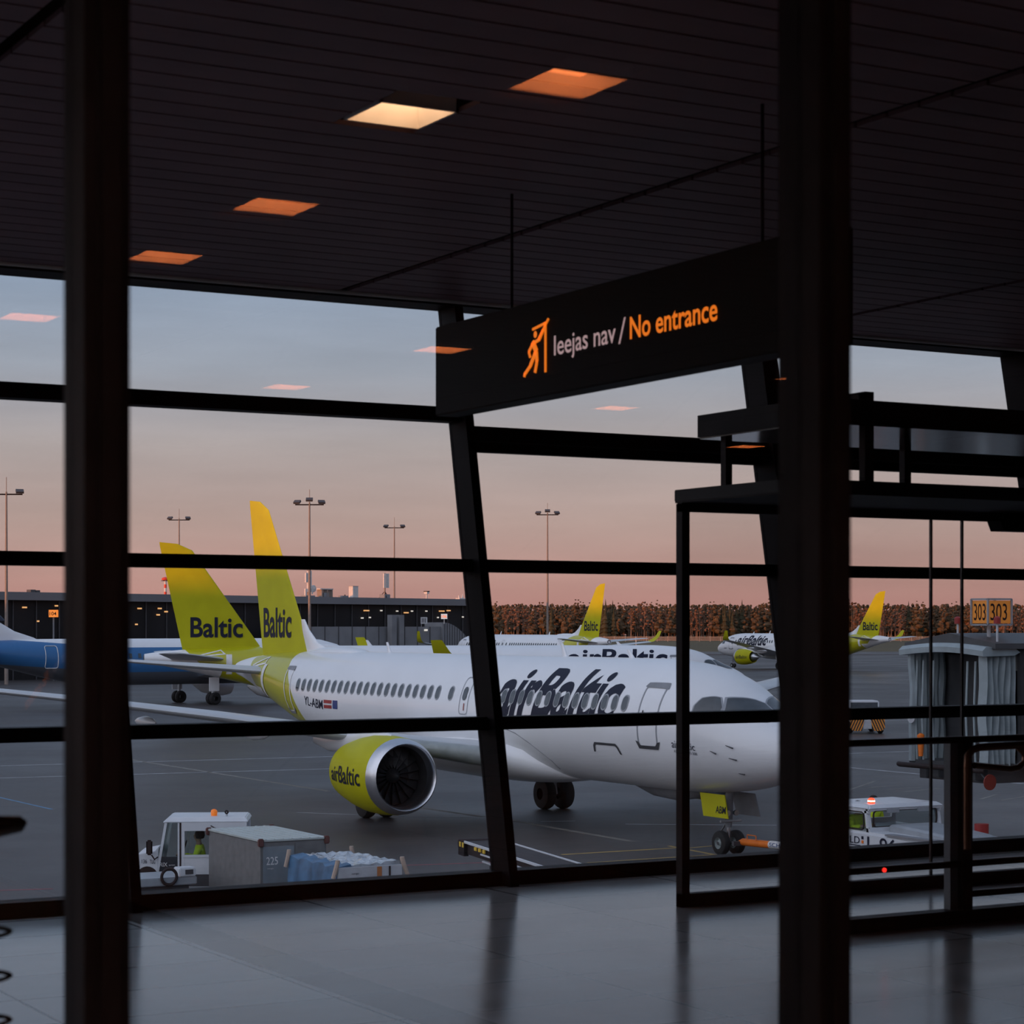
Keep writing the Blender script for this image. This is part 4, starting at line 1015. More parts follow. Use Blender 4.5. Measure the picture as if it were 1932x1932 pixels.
MB().box(-.42, .42, -.3, .3, .45, 1.15).build('sign_box', mat('sign_box_lit', (.7,.7,.7), .5, emis=(.8,.75,.7), estr=.55), sgn)
m_onum = mat('orange_numerals_lit', (.9, .25, .02), .5, emis=(1, .16, .01), estr=1.2)
letters('106', 'gate_number', m_onum, (0, -.31, .62), (1,0,0), (0,0,1), sgn, .36, .7, bold=.012, align='C')
sgn2 = thing('gate_sign', 'small orange lit gate sign at the far terminal left of the near glass upright', 'sign', W(101, 250, AP + 7.0), -YAW)
MB().cyl((0,0,-7.0), (0,0,.5), .1).build('post', m_grey, sgn2)
MB().box(-.5, .5, -.3, .3, .4, 1.25).build('sign_box', mat('orange_sign_lit', (.9,.3,.05), .5, emis=(1,.25,.03), estr=.9), sgn2)
letters('104', 'gate_number', m_dark, (0, -.31, .6), (1,0,0), (0,0,1), sgn2, .42, .8, bold=.012, align='C')
st = thing('gate_board', 'small white notice frame standing above the far bridge roof', 'sign', W(800, 291, AP + 6.4), -YAW)
MB().box(-.45,.45,-.05,.05,.3,1.2).build('board', m_lgrey, st); MB().box(-.4,-.32,-.05,.05,-.2,.3).build('post', m_grey, st); MB().box(.32,.4,-.05,.05,-.2,.3).build('post', m_grey, st)
for k in range(3): MB().box(-.3+.22*k, -.18+.22*k, -.07, -.05, .45, 1.05).build('slot', m_dgrey, st)
struct(MB().box(-150, -118, -60, 232, AP, AP + 9.75).build('wall_west_wing', m_wall), 'long west wing of the terminal outside the picture, whose roof shades the apron', 'building')

# ------------------------------------------------------------------ forest beyond the airfield
def tree_mesh(kind, seed):
    r_ = random.Random(seed); cr = MB(); tr = MB()
    H = r_.uniform(14.5, 19)
    if kind == 'pine':
        tr.tube([(0,0,0), (0,0,H*.9)], [.22, .08], 6)
        for k in range(9):
            z = H*(.28 + .68*k/8); w_ = (2.7 - 2.1*k/8) * r_.uniform(.7, 1.2); a = r_.uniform(0, 6.28); e_ = .5*w_ if k < 8 else 0
            blob(cr, (e_*math.cos(a), e_*math.sin(a), z), w_*.75, w_*.55, r_)
    elif kind == 'spruce':
        tr.tube([(0,0,0), (0,0,H*.5)], [.2, .1], 6)
        for k in range(8):
            z0 = H*(.12 + .8*k/8); w_ = 2.3*(1 - k/8.6)
            rg = [(w_*math.cos(2*math.pi*j/9)*r_.uniform(.75,1.1), w_*math.sin(2*math.pi*j/9)*r_.uniform(.75,1.1), z0 + r_.uniform(-.3,.2)) for j in range(9)]
            cr.add(rg + [(0,0,z0 + H*.2)], [(j,(j+1)%9,9) for j in range(9)])
    else:
        for q in range(r_.choice((1,2))):
            tr.tube([(q*.8,0,0), (q*.8 + r_.uniform(-.3,.3),0,H*.55), (q*.8 + r_.uniform(-.5,.5),0,H*.9)], [.16,.1,.04], 6)
        for k in range(16):
            z = H*r_.uniform(.3,.98); a = r_.uniform(0,6.28); L_ = r_.uniform(.8,1.9)*(1.1 - z/H*.6)
            tr.tube([(0,0,z*.85), (L_*math.cos(a), L_*math.sin(a), z)], [.05,.02], 4)
            blob(cr, (L_*math.cos(a), L_*math.sin(a), z), r_.uniform(.35,.8), r_.uniform(.3,.7), r_)
    return cr, tr
def blob(mb, c_, rx, rz, r_):
    vs = []; n_ = 7
    for i in range(1, 4):
        ph = math.pi*i/4
        for j in range(n_): k = r_.uniform(.72, 1.2); vs.append((c_[0] + rx*k*math.sin(ph)*math.cos(2*math.pi*j/n_), c_[1] + rx*k*math.sin(ph)*math.sin(2*math.pi*j/n_), c_[2] + rz*k*math.cos(ph)))
    vs += [(c_[0], c_[1], c_[2] + rz), (c_[0], c_[1], c_[2] - rz)]
    fs = [(j, (j+1)%n_, n_+(j+1)%n_, n_+j) for j in range(n_)] + [(n_+j, n_+(j+1)%n_, 2*n_+(j+1)%n_, 2*n_+j) for j in range(n_)]
    fs += [((j+1)%n_, j, 3*n_) for j in range(n_)] + [(2*n_+j, 2*n_+(j+1)%n_, 3*n_+1) for j in range(n_)]
    mb.add(vs, fs)
m_pine = mat('pine_foliage', (.11, .075, .045), .9, var=.5, scale=.35, spec=.1)
m_spruce = mat('spruce_foliage', (.055, .050, .030), .9, var=.5, scale=.35, spec=.1)
m_birch = mat('bare_birch_twigs', (.19, .10, .065), .9, var=.45, scale=.4, spec=.1)
m_bark = mat('tree_bark', (.085, .045, .028), .9, var=.4, scale=1.5)
m_bbark = mat('birch_bark', (.22, .15, .115), .9, var=.4, scale=1.5)
TL = {'pine': 'tall dark pine in the forest edge beyond the airfield', 'spruce': 'dark pointed spruce in the forest edge beyond the airfield', 'birch': 'bare brown birch with sunlit trunk in the forest edge beyond the airfield'}
protos = {}
for kd, n_ in (('pine', 5), ('spruce', 3), ('birch', 5)):
    protos[kd] = []
    for i in range(n_):
        c_, t_ = tree_mesh(kd, 11*i + len(kd))
        o = thing(kd + '_tree', TL[kd], 'tree', (0,0,0), 0, 'forest edge ' + kd + 's')
        c_.build('crown', {'pine': m_pine, 'spruce': m_spruce, 'birch': m_birch}[kd], o)
        t_.build('trunk', m_bbark if kd == 'birch' else m_bark, o)
        protos[kd].append([o, False])
rf = random.Random(21)
def put_tree(px, Y, kd):
    o, used = rf.choice(protos[kd])
    rec = [q for q in protos[kd] if q[0] is o][0]
    p = W(px, Y, AP); sc = rf.uniform(.85, 1.08)
    if not rec[1]: rec[1] = True; t_ = o; t_.location = p; t_.rotation_euler.z = rf.uniform(0, 6)
    else: t_ = dup(o, p, rf.uniform(0, 6), TL[kd])
    t_.scale = (sc*1.1, sc*1.1, sc)
for i in range(270):
    px = 905 + (1990 - 905) * i / 269
    if 1475 < px < 1592: continue
    k = math.sin(px*.021) + .6*math.sin(px*.057 + 2) + rf.uniform(-.6, .6)
    kd = 'birch' if k > .45 or 1655 < px < 1715 or px > 1895 else ('pine' if k > -.9 else 'spruce')
    put_tree(px + rf.uniform(-2, 2), rf.uniform(985, 1030), kd)
for k in protos:
    for o, used in protos[k]:
        if not used: o.location = W(1000 + rf.uniform(0, 300), 1010, AP)
# the depth of the wood behind its edge
fm_ = MB()
for i in range(1300):
    p = W(rf.uniform(880, 2020), rf.uniform(1025, 1110), AP); H = rf.uniform(15, 18.4)
    for k in range(4):
        z = H*(.35 + .58*k/3); w_ = (2.9 - 2.1*k/3)*rf.uniform(.7, 1.15)
        blob(fm_, (p.x + rf.uniform(-.6,.6), p.y + rf.uniform(-.6,.6), p.z + z), w_, w_*1.1, rf)
    fm_.tube([(p.x,p.y,p.z), (p.x,p.y,p.z+H*.7)], .2, 4)
tag(fm_.build('forest', m_pine), 'deep dark conifer forest behind the forest edge', 'forest', kind='stuff')
# airfield fence
fe = thing('airfield_fence', 'low sunlit airfield fence running in front of the forest', 'fence', (0, 0, 0))
fp = [W(p_, 930, AP) for p_ in range(880, 2020, 20)]
mb = MB()
for a, b_ in zip(fp[:-1], fp[1:]):
    for z in (.5, 1.0, 1.5, 2.0): mb.hexa([(a.x, a.y, AP+z), (b_.x, b_.y, AP+z), (b_.x, b_.y+.1, AP+z), (a.x, a.y+.1, AP+z)], [(a.x, a.y, AP+z+.22), (b_.x, b_.y, AP+z+.22), (b_.x, b_.y+.1, AP+z+.22), (a.x, a.y+.1, AP+z+.22)])
mb.build('wire_panel', mat('fence_wire', (.40, .33, .28), .6), fe)
for a in fp: MB().box(a.x-.1, a.x+.1, a.y-.1, a.y+.1, AP, AP+2.4).build('post', MATS['fence_wire'], fe)
bw = thing('white_marker_post', 'tiny white marker post on the far airfield before the forest', 'marker post', W(1200, 700, AP), 0)
MB().cyl((0,0,0), (0,0,2.6), .12).build('post', m_roofkit, bw); MB().box(-.3,.3,-.1,.1,2.3,2.9).build('head', m_roofkit, bw)

# ------------------------------------------------------------------ people
def skinned(name, m, parent, chains, root=0, sub=2):
    """chains: lists of (x, y, z, r); points that coincide are shared so that limbs join"""
    vs, rs, es, idx = [], [], [], {}
    for ch in chains:
        prev = None
        for x, y, z, r in ch:
            k = (round(x, 3), round(y, 3), round(z, 3))
            if k not in idx: idx[k] = len(vs); vs.append((x, y, z)); rs.append(r)
            if prev is not None and prev != idx[k]: es.append((prev, idx[k]))
            prev = idx[k]
    me = bpy.data.meshes.new(name); me.from_pydata(vs, es, []); me.materials.append(m)
    o = link(name, me, parent)
    mod = o.modifiers.new('skin', 'SKIN'); mod.use_smooth_shade = True
    lay = me.skin_vertices[0].data if me.skin_vertices else None
    if lay is None:
        bm = bmesh.new(); bm.from_mesh(me); bm.verts.layers.skin.verify(); bm.to_mesh(me); bm.free(); lay = me.skin_vertices[0].data
    for i, r in enumerate(rs): lay[i].radius = (r, r); lay[i].use_root = (i == root)
    o.modifiers.new('smooth', 'SUBSURF').levels = sub
    o.modifiers[-1].render_levels = sub
    return o
def person(label, loc, rz, sit, jacket, lean=0.0):
    """faces -Y locally; loc = seat level under the pelvis when sitting, ground when standing"""
    p = thing('person', label, 'person', loc, rz)
    hz = .12 if sit else .93
    L = lambda z: hz + z
    f = -lean
    neck = (0, f*.5 - .0, L(.50)); body = []
    spine = [(0, 0, L(0), .13), (0, f*.2, L(.2), .12), (0, f*.4, L(.4), .13), (neck[0], neck[1], neck[2], .065), (0, neck[1] - .02, L(.58), .06), (0, neck[1] - .03, L(.66), .095), (0, neck[1] - .02, L(.75), .088)]
    nose = [(0, neck[1] - .03, L(.66), .095), (0, neck[1] - .125, L(.655), .018)]
    legs, arms, fing = [], [], []
    for s in (-1, 1):
        if sit: leg = [(0, 0, L(0), .13), (s*.1, -.05, L(.0), .095), (s*.14, -.42, L(.03), .075), (s*.14, -.45, L(-.38), .05), (s*.14, -.60, L(-.42), .04)]
        else: leg = [(0, 0, L(0), .13), (s*.1, .0, L(-.08), .095), (s*.11, -.02, L(-.47), .07), (s*.11, .02, L(-.86), .048), (s*.12, -.14, L(-.90), .04)]
        legs.append(leg)
        sh = (s*.18, f*.4, L(.42), .062)
        el = (s*.26, f*.4 - .10, L(.16), .048) if sit else (s*.24, f*.4 + .0, L(.13), .048)
        wr = (s*.17, f*.4 - .36, L(.22), .034) if sit else (s*.25, f*.4 - .08, L(-.10), .034)
        arms.append([(0, f*.4, L(.4), .13), sh, el, wr])
        d = Vector((wr[0]-el[0], wr[1]-el[1], wr[2]-el[2])).normalized(); q = d.orthogonal().normalized()
        w_ = Vector(wr[:3]); pm = w_ + d*.07
        fing.append([wr, (*pm, .034)])
        for k, (off, ln) in enumerate(((-.026, .07), (-.009, .085), (.009, .08), (.026, .062))):
            b_ = pm + q*off + d*.025; m2 = b_ + d*ln*.6; t_ = m2 + d*ln*.4 + Vector((0,0,-.02))
            fing.append([(*pm, .034), (*b_, .0095), (*m2, .009), (*t_, .008)])
        b_ = w_ + d*.03 + q*.035; fing.append([wr, (*b_, .011), (*(b_ + d*.035 + q*.012), .009)])
    skinned('body', m_skin, p, [spine, nose] + legs + arms + fing)
    g = .022
    skinned('trousers', m_navyfab, p, [[(x, y, z, r + g) for x, y, z, r in l[:-1]] for l in legs])
    skinned('jacket', jacket, p, [[(x, y, z, r + g + .012) for x, y, z, r in spine[:3]] + [(neck[0], neck[1], neck[2] - .03, .085)]] + [[(x, y, z, r + g) for x, y, z, r in a] for a in arms])
    hy = neck[1] - .0
    MB().rev([(L(.60), .03), (L(.62), .098), (L(.68), .118), (L(.75), .108), (L(.80), .07), (L(.815), .004)], (0, hy + .012, 0), 'z', 18).build('hair', m_hair, p, True)
    ey = MB()
    for s in (-1, 1): ey.rev([(-.006, .003), (-.004, .012), (.004, .012)], (s*.034, neck[1] - .118, L(.675)), 'y', 8)
    ey.build('eyes', m_dark, p)
    for s in (-1, 1): MB().box(s*.14 - .02, s*.14 + .02, -.66, -.42, L(-.46), L(-.40)).build('shoe', m_black, p, bevel=.01) if sit else MB().box(s*.12 - .05, s*.12 + .05, -.20, .06, 0, .09).build('shoe', m_black, p, bevel=.02)
    return p

# ------------------------------------------------------------------ vehicles on the apron
def wheel(mb_name, parent, x, y, z, r, w_, ax='y'):
    w = MB().rev([(-w_/2, r*.5), (-w_/2, r*.85), (-w_*.3, r), (w_*.3, r), (w_/2, r*.85), (w_/2, r*.5)], (x, y, z), ax, 24).build(mb_name, m_tire, parent, True)
    MB().rev([(-w_*.42, .01), (-w_*.42, r*.5), (w_*.42, r*.5), (w_*.42, .01)], (x, y, z), ax, 18).build('wheel_hub', m_lgrey, w, True)
    return w
m_beacon = mat('amber_beacon', (.85, .22, .02), .35, emis=(1, .2, .01), estr=.25)
# baggage tractor, cab facing -X
q = W(345, 48.0, AP)
bt = thing('baggage_tractor', 'small white baggage tractor with amber beacon and driver cab facing left behind the grey cart', 'tractor', (q.x, q.y, AP), R(-26))
TM = Matrix.Translation((q.x, q.y, AP)) @ Matrix.Rotation(R(-26), 4, 'Z')
# local: x from -1.15 (bonnet) to 2.6, y 0 (near side) to 1.5
MB().box(-.55, 2.4, .05, 1.45, .35, .62).build('chassis', m_dgrey, bt)
hd = MB(); hd.prism([(-1.05,.38),(-1.08,1.02),(-1.0,1.08),(-.62,1.15),(-.58,1.22),(-.55,1.22),(-.55,.38)], lambda p, q_, t_: (p, t_, q_), .02, 1.48)
hood = hd.build('bonnet', m_truckwhite, bt, bevel=.03)
MB().rev([(-.02,.01),(-.02,.24),(.0,.25),(.02,.01)], (-.80, .02, .56), 'y', 24).build('wheel_arch', m_black, hood)
letters('136', 'fleet_number', m_navy, (-.92, .0, .88), (1,0,0), (0,0,1), hood, .09, .12)
letters('TUG', 'plate_lettering', m_navy, (-.74, .0, .87), (1,0,0), (0,0,1), hood, .09, .12)
for zz in (.96, .86): MB().box(-1.05, -1.01, .0, .02, zz - .04, zz + .03).build('side_marker', m_black, hood)
for x, y in ((-.80, .18), (-.80, 1.32), (1.5, .16), (1.5, 1.34)): wheel('wheel', bt, x, y, .30, .30, .24)
# cab
cb_ = MB()
def post(mb, a, b_, w_=.045):
    a, b_ = Vector(a), Vector(b_); mb.hexa([(a.x-w_,a.y-w_,a.z),(a.x+w_,a.y-w_,a.z),(a.x+w_,a.y+w_,a.z),(a.x-w_,a.y+w_,a.z)], [(b_.x-w_,b_.y-w_,b_.z),(b_.x+w_,b_.y-w_,b_.z),(b_.x+w_,b_.y+w_,b_.z),(b_.x-w_,b_.y+w_,b_.z)])
for y in (.06, 1.44):
    post(cb_, (-.58, y, .62), (-.38, y, 1.80), .03); post(cb_, (-.10, y, .62), (-.10, y, 1.80), .02); post(cb_, (.0, y, .62), (.0, y, 1.80), .035); post(cb_, (1.38, y, .62), (1.38, y, 1.80))
cb_.box(-.03, 1.42, .02, .10, 1.60, 1.80); cb_.box(-.03, 1.42, 1.40, 1.48, 1.60, 1.80)
cab = cb_.build('cab_frame', m_truckwhite, bt)
MB().hexa([(-.46,.0,1.79),(1.46,.0,1.79),(1.46,1.5,1.79),(-.46,1.5,1.79)], [(-.34,.08,1.90),(1.40,.08,1.90),(1.40,1.42,1.90),(-.34,1.42,1.90)]).build('cab_roof', m_truckwhite, bt, bevel=.02)
MB().box(.0, 1.40, .03, .09, .62, 1.02).build('side_panel', m_truckwhite, bt)
MB().box(.0, 1.40, .02, .10, 1.0, 1.06).build('window_sill', m_truckwhite, bt)
MB().box(-.57, -.12, .05, .08, .42, 1.02).build('door_panel', mat('navy_door_paint', (.02, .024, .032), .35), bt)
MB().hexa([(-.53,.06,1.02),(-.12,.06,1.02),(-.12,.07,1.02),(-.53,.07,1.02)], [(-.37,.06,1.78),(-.12,.06,1.78),(-.12,.07,1.78),(-.37,.07,1.78)]).build('door_window', m_cg, bt)
MB().box(-.09, -.03, .05, .08, .62, 1.78).build('door_gap', m_black, bt)
letters('RIX', 'door_lettering', m_winwhite, (-.52, .045, .80), (1,0,0), (0,0,1), bt, .09, .17)
letters('riga airport', 'door_lettering', m_winwhite, (-.32, .045, .82), (1,0,0), (0,0,1), bt, .03, .14)
MB().box(1.30, 1.40, .1, 1.4, .62, 1.75).build('rear_panel', m_truckgrey, bt)
MB().hexa([(-.56,.1,.98),(-.55,.1,.98),(-.55,1.4,.98),(-.56,1.4,.98)], [(-.40,.1,1.78),(-.39,.1,1.78),(-.39,1.4,1.78),(-.40,1.4,1.78)]).build('windscreen', m_cg, bt)
MB().box(.04, 1.34, .055, .065, 1.06, 1.60).build('side_window', m_cg, bt)
MB().box(1.42, 2.4, .03, 1.47, .55, .98).build('rear_deck', m_truckwhite, bt, bevel=.02)
MB().box(.2, .7, .25, 1.2, .62, .72).build('seat_base', m_dgrey, bt)
MB().box(.68, .76, .25, 1.2, .72, 1.05).build('seat_back', m_dgrey, bt)
MB().tube([(-.02 + .10*math.sin(a)*.5, .62 + .17*math.cos(a), 1.18 + .15*math.sin(a)) for a in [2*math.pi*j/16 for j in range(16)]], .012, 6, closed=True).build('steering_wheel', m_black, bt)
MB().rev([(0,.07),(.10,.075),(.13,.06),(.15,.02)], (.66, .5, 1.90), 'z', 16).build('beacon', m_beacon, bt, True)
MB().cyl((.95,.4,1.90), (.95,.4,1.96), .025).build('horn_post', m_lgrey, bt); MB().rev([(0,.01),(.0,.045),(.06,.05),(.08,.02)], (.95,.36,1.99), 'y', 12).build('horn', m_black, bt)
MB().tube([(-.56,-.0,1.02), (-.62,-.12,.98), (-.68,-.16,1.08)], .015, 6).build('mirror_arm', m_black, bt)
MB().box(-.80, -.66, -.20, -.14, 1.08, 1.42).build('mirror', m_black, bt, bevel=.03)
MB().tube([(.62,.0,1.72), (.8,.0,1.62)], .012, 6).build('wiper', m_black, bt)
person('driver in a lime hi-vis jacket sitting in the baggage tractor cab', TM @ Vector((.36, .42, .66)), R(-90 - 26), True, m_hivis, .06)
# grey baggage cart 225
q = W(492, 44.5, AP)
bc = thing('baggage_cart', 'tall closed grey metal baggage cart numbered 225 beside the tractor', 'cart', (q.x, q.y, AP))
MB().box(0, 1.5, 0, 2.95, .42, 1.70).build('body', m_alu, bc, bevel=.015)
MB().box(-.03, 1.53, -.03, 2.98, 1.70, 1.745).build('roof', mat('pale_roof_sheet', (.42,.47,.46), .4, var=.1), bc, bevel=.01)
for k in range(7): MB().box(.1 + .2*k, .13 + .2*k, .0, 2.95, 1.745, 1.757).build('roof_rib', MATS['pale_roof_sheet'], bc)
MB().box(.05, .75, -.012, 0, .5, 1.60).build('door', mat('cart_door_grey', (.20,.24,.27), .35), bc)
MB().box(.78, 1.45, -.012, 0, .5, 1.66).build('door', m_alu, bc)
letters('225', 'number_lettering', m_winwhite, (.12, -.016, 1.22), (1,0,0), (0,0,1), bc, .16, .26)
letters('cargo', 'small_lettering', m_winwhite, (.14, -.016, 1.13), (1,0,0), (0,0,1), bc, .03, .14)
MB().rev([(-.02,.04),(-.02,.065),(0,.065),(0,.04)], (1.18, 0, 1.36), 'y', 18).build('round_marker', m_winwhite, bc)
for x, y in ((0,0),(1.5,0),(0,2.95),(1.5,2.95)): MB().box(x-.06, x+.06, y-.05, y+.05, 1.60, 1.77).build('corner_bumper', mat('brown_rubber', (.12,.05,.045), .7), bc, bevel=.02)
MB().box(.05, 1.45, .05, 2.9, .30, .42).build('chassis', m_dgrey, bc)
for x, y in ((.2,.45),(1.3,.45),(.2,2.5),(1.3,2.5)): wheel('wheel', bc, x, y, .2, .2, .14, 'x')
MB().tube([(.75,0,.3),(.75,-.5,.25)], .03, 8).build('tow_bar', m_dgrey, bc)
# cart under blue tarp
q = W(640, 41.6, AP)
tc_ = thing('tarp_cart', 'open baggage cart with blue tarp side and plastic wrapped top, in front of cart 225', 'cart', (q.x, q.y, AP))
MB().box(0, 1.42, 0, 2.35, .35, .5).build('deck', m_dgrey, tc_)
mb = MB(); rg = []
for i in range(13):
    y = 2.33*i/12
    rg.append([(-.02 + .02*math.sin(i*2.1), y, .5), (-.05 + .03*math.sin(i*1.3), y, .95), (.02 + .03*math.sin(i*1.9), y, 1.36 + .03*math.sin(i*1.7)), (.3, y, 1.41 + .03*math.sin(i*2.3)), (.35, y, 1.3), (.3, y, .5)])
mb.loft(rg, True).build('tarp', m_tarp, tc_, True)
m_wrap = mat('plastic_wrap', (.36, .40, .44), .15, var=.4, scale=6, bump=.8)
mb = MB(); N = 14; vs = []
for i in range(N):
    for j in range(N): vs.append((.28 + 1.12*i/(N-1), .02 + 2.3*j/(N-1), 1.40 + .035*rnd.uniform(-1, 1)))
vs += [(x, y, .5) for x, y, z in vs]
fs = []
for i in range(N-1):
    for j in range(N-1): fs += [(i*N+j, (i+1)*N+j, (i+1)*N+j+1, i*N+j+1)]
B_ = N*N
edge = [i*N for i in range(N)] + [(N-1)*N + j for j in range(1, N)] + [i*N + N-1 for i in range(N-2, -1, -1)] + [j for j in range(N-2, 0, -1)]
for a, b2 in zip(edge, edge[1:] + edge[:1]): fs.append((a, b2, b2 + B_, a + B_))
mb.add(vs, fs).build('wrapped_load', m_wrap, tc_)
MB().box(0, 1.42, -.04, 0, .5, 1.36).build('end_panel', m_lgrey, tc_, bevel=.01)
MB().box(.86, .96, -.05, -.04, .8, 1.34).build('strap', mat('rust_strap', (.45,.17,.06), .6), tc_)
MB().box(1.12, 1.15, -.06, -.04, .85, 1.34).build('strap', m_black, tc_)
letters('cargo', 'small_lettering', m_dark, (.30, -.045, 1.22), (1,0,0), (0,0,1), tc_, .035, .16)
for x, y, lx in ((.0, -.03, -.10), (1.42, -.03, .12), (.0, 2.35, -.08), (1.42, 2.35, .08)):
    MB().tube([(x + lx, y, 1.16), (x + lx*.3, y, 1.36), (x, y, 1.47), (x, y, 1.5)], [.045, .05, .05, .045], 8).build('corner_post', m_wood, tc_, True)
for x, y in ((.25,.4),(1.2,.4),(.25,1.95),(1.2,1.95)): wheel('wheel', tc_, x, y, .2, .2, .14, 'x')
tc_.scale = (1, 1, 1.06); tc_.location.y += .45; tc_.location.x += .16
# low dolly at the front
q = W(268, 45.6, AP)
dl = thing('baggage_dolly', 'low grey flat dolly with an upright ring wheel and white block before the tractor', 'dolly', (q.x, q.y, AP))
MB().box(-.3, 1.25, 0, 1.2, .62, .80).build('deck', m_truckgrey, dl, bevel=.02)
MB().box(-.2, 1.1, .1, 1.1, .30, .62).build('frame', m_dgrey, dl)
MB().tube([(.60 + .17*math.cos(a), -.03, .82 + .17*math.sin(a)) for a in [2*math.pi*j/20 for j in range(20)]], .035, 8, closed=True).build('ring_wheel', m_black, dl, True)
MB().box(.84, 1.22, -.02, .35, .80, .99).build('block', m_truckwhite, dl, bevel=.02)
MB().box(.97, 1.15, -.03, -.02, .85, .95).build('label_plate', m_dgrey, dl)
for x in (.0, .95): wheel('wheel', dl, x, .18, .2, .2, .14); wheel('wheel', dl, x, 1.02, .2, .2, .14)
# belt loader
bl = thing('belt_loader', 'baggage belt loader with black belt and white rails behind the facade post', 'belt loader', (21.40, 38.4, AP), R(-11))
LZ = 1.67
MB().box(-.40, .40, -6.5, 1.2, LZ - .02, LZ + .01).build('belt', m_black, bl)
for x in (-.43, .40): MB().box(x, x + .03, -6.5, 1.0, LZ - .015, LZ + .035).build('side_rail', m_truckwhite, bl)
MB().box(-.47, -.44, -6.5, -.25, LZ - .14, LZ - .11).build('lower_rail', m_truckwhite, bl)
MB().box(-.48, -.44, -6.3, -.4, LZ - .27, LZ - .24).build('lower_rail', m_lgrey, bl)
MB().box(-.38, .38, -6.4, 1.15, LZ - .24, LZ - .04).build('bed', m_black, bl)
MB().cyl((-.45,1.27,LZ-.06), (.45,1.27,LZ-.06), .11, 14).build('nose_roller', m_black, bl, True)
MB().box(-.46, -.36, .9, 1.31, LZ - .28, LZ - .02).build('roller_bracket', m_dark, bl)
for k in range(2): MB().box(-.47, -.455, .92 + .2*k, 1.02 + .2*k, LZ - .10, LZ + .0).build('warning_stripe', m_yellow, bl)
for k in range(3): MB().box(-.455, -.425, .1 - .28*k, .22 - .28*k, LZ - .09, LZ - .02).build('warning_stripe', m_yellow, bl)
MB().box(-.7, .7, -5.4, .2, .45, .9).build('chassis', m_truckwhite, bl, bevel=.03)
for y in (-.6, -4.4): MB().box(-.06, .06, y - .1, y + .1, .9, LZ - .3).build('lift_arm', m_dgrey, bl)
for x in (-.65, .65):
    for y in (-.5, -4.6): wheel('wheel', bl, x, y, .32, .32, .2, 'x')
MB().box(-.72, -.5, -1.6, -.7, .9, 1.12).build('fender', m_red, bl, bevel=.02)
for y in (-.9, -2.3): MB().box(-.47, -.43, y, y + .06, .9, LZ - .3).build('rail_post', m_dgrey, bl)

# pushback tug on the right, nose towards the terminal
pt = thing('pushback_tug', 'white pushback tug with lit red beacon and L 96 lettering, right of the dark upright', 'tug', (33.75, 42.2, AP))
hw = 1.2
bd = MB(); bd.prism([(0,.35),(0,1.30),(-2.0,1.28),(-3.2,1.26),(-4.4,1.20),(-5.4,1.06),(-5.9,.82),(-5.9,.35)], lambda p, q_, t_: (t_, p, q_), -hw, hw)
body = bd.build('body', m_truckwhite, pt, bevel=.06)
bd = MB(); rr_ = []
for y, z, w_ in ((-2.1,1.45,.66),(-2.4,1.46,.68),(-3.3,1.41,.70),(-4.2,1.34,.68),(-5.0,1.20,.6)): rr_.append([(-w_,y,1.0),(-w_,y,z-.05),(-w_+.08,y,z),(w_-.08,y,z),(w_,y,z-.05),(w_,y,1.0)])
bd.loft(rr_, True).build('engine_hood', m_truckgrey, pt)
MB().box(-hw-.01, -hw+.25, -4.3, -2.6, 1.24, 1.285).build('step_plate', m_grey, pt)
cabf = MB()
for x in (-1.08, 1.08):
    post(cabf, (x, -.12, 1.25), (x, -.16, 1.80), .06); post(cabf, (x, -1.88, 1.25), (x, -1.78, 1.80), .06)
cabf.box(-1.14, 1.14, -1.95, -1.80, 1.25, 1.38); cabf.box(-1.14, 1.14, -.2, -.06, 1.25, 1.42); cabf.box(-1.14, 1.14, -1.93, -1.78, 1.76, 1.84); cabf.box(-1.12, 1.12, -.24, -.10, 1.70, 1.84)
cabf.box(-1.14, -1.04, -1.9, -.1, 1.70, 1.84); cabf.box(1.04, 1.14, -1.9, -.1, 1.70, 1.84)
cabf.build('cab_frame', m_truckwhite, pt, bevel=.02)
MB().hexa([(-1.18,-1.98,1.82),(1.18,-1.98,1.82),(1.18,-.04,1.82),(-1.18,-.04,1.82)], [(-1.08,-1.86,1.92),(1.08,-1.86,1.92),(1.08,-.14,1.92),(-1.08,-.14,1.92)]).build('cab_roof', m_truckwhite, pt, bevel=.03)
fr = MB(); wr_ = rrect(-.98, .98, 1.38, 1.78, .10); fr.tube([(x, -1.90, z) for x, z in wr_], .022, 6, closed=True); fr.build('window_seal', m_black, pt)
MB().box(-.98, .98, -1.885, -1.875, 1.38, 1.78).build('windscreen', m_cg, pt)
fr = MB(); wr_ = rrect(-1.72, -.28, 1.32, 1.74, .08); fr.tube([(-1.13, y, z) for y, z in wr_], .02, 6, closed=True); fr.build('window_seal', m_black, pt)
MB().box(-1.125, -1.115, -1.72, -.28, 1.32, 1.74).build('side_window', m_cg, pt)
letters('L 96', 'fleet_lettering', m_navy, (-hw-.012, -1.95, .84), (0,-1,0), (0,0,1), pt, .34, 1.05, bold=.006)
letters('LD', 'maker_lettering', m_navy, (-hw-.012, -1.30, .98), (0,-1,0), (0,0,1), pt, .17, .36)
MB().box(-hw-.012, -hw, -1.68, -1.28, .93, .95).build('underline', m_navy, pt)
MB().box(-hw-.012, -hw, -1.80, -1.73, 1.10, 1.17).build('emblem', m_navy, pt); MB().box(-hw-.012, -hw, -1.80, -1.73, 1.0, 1.07).build('emblem', m_orange, pt)
for x in (-.6, .35): MB().box(x, x + .34, -1.99, -1.93, 1.72, 1.82).build('roof_bracket', m_truckgrey, pt)
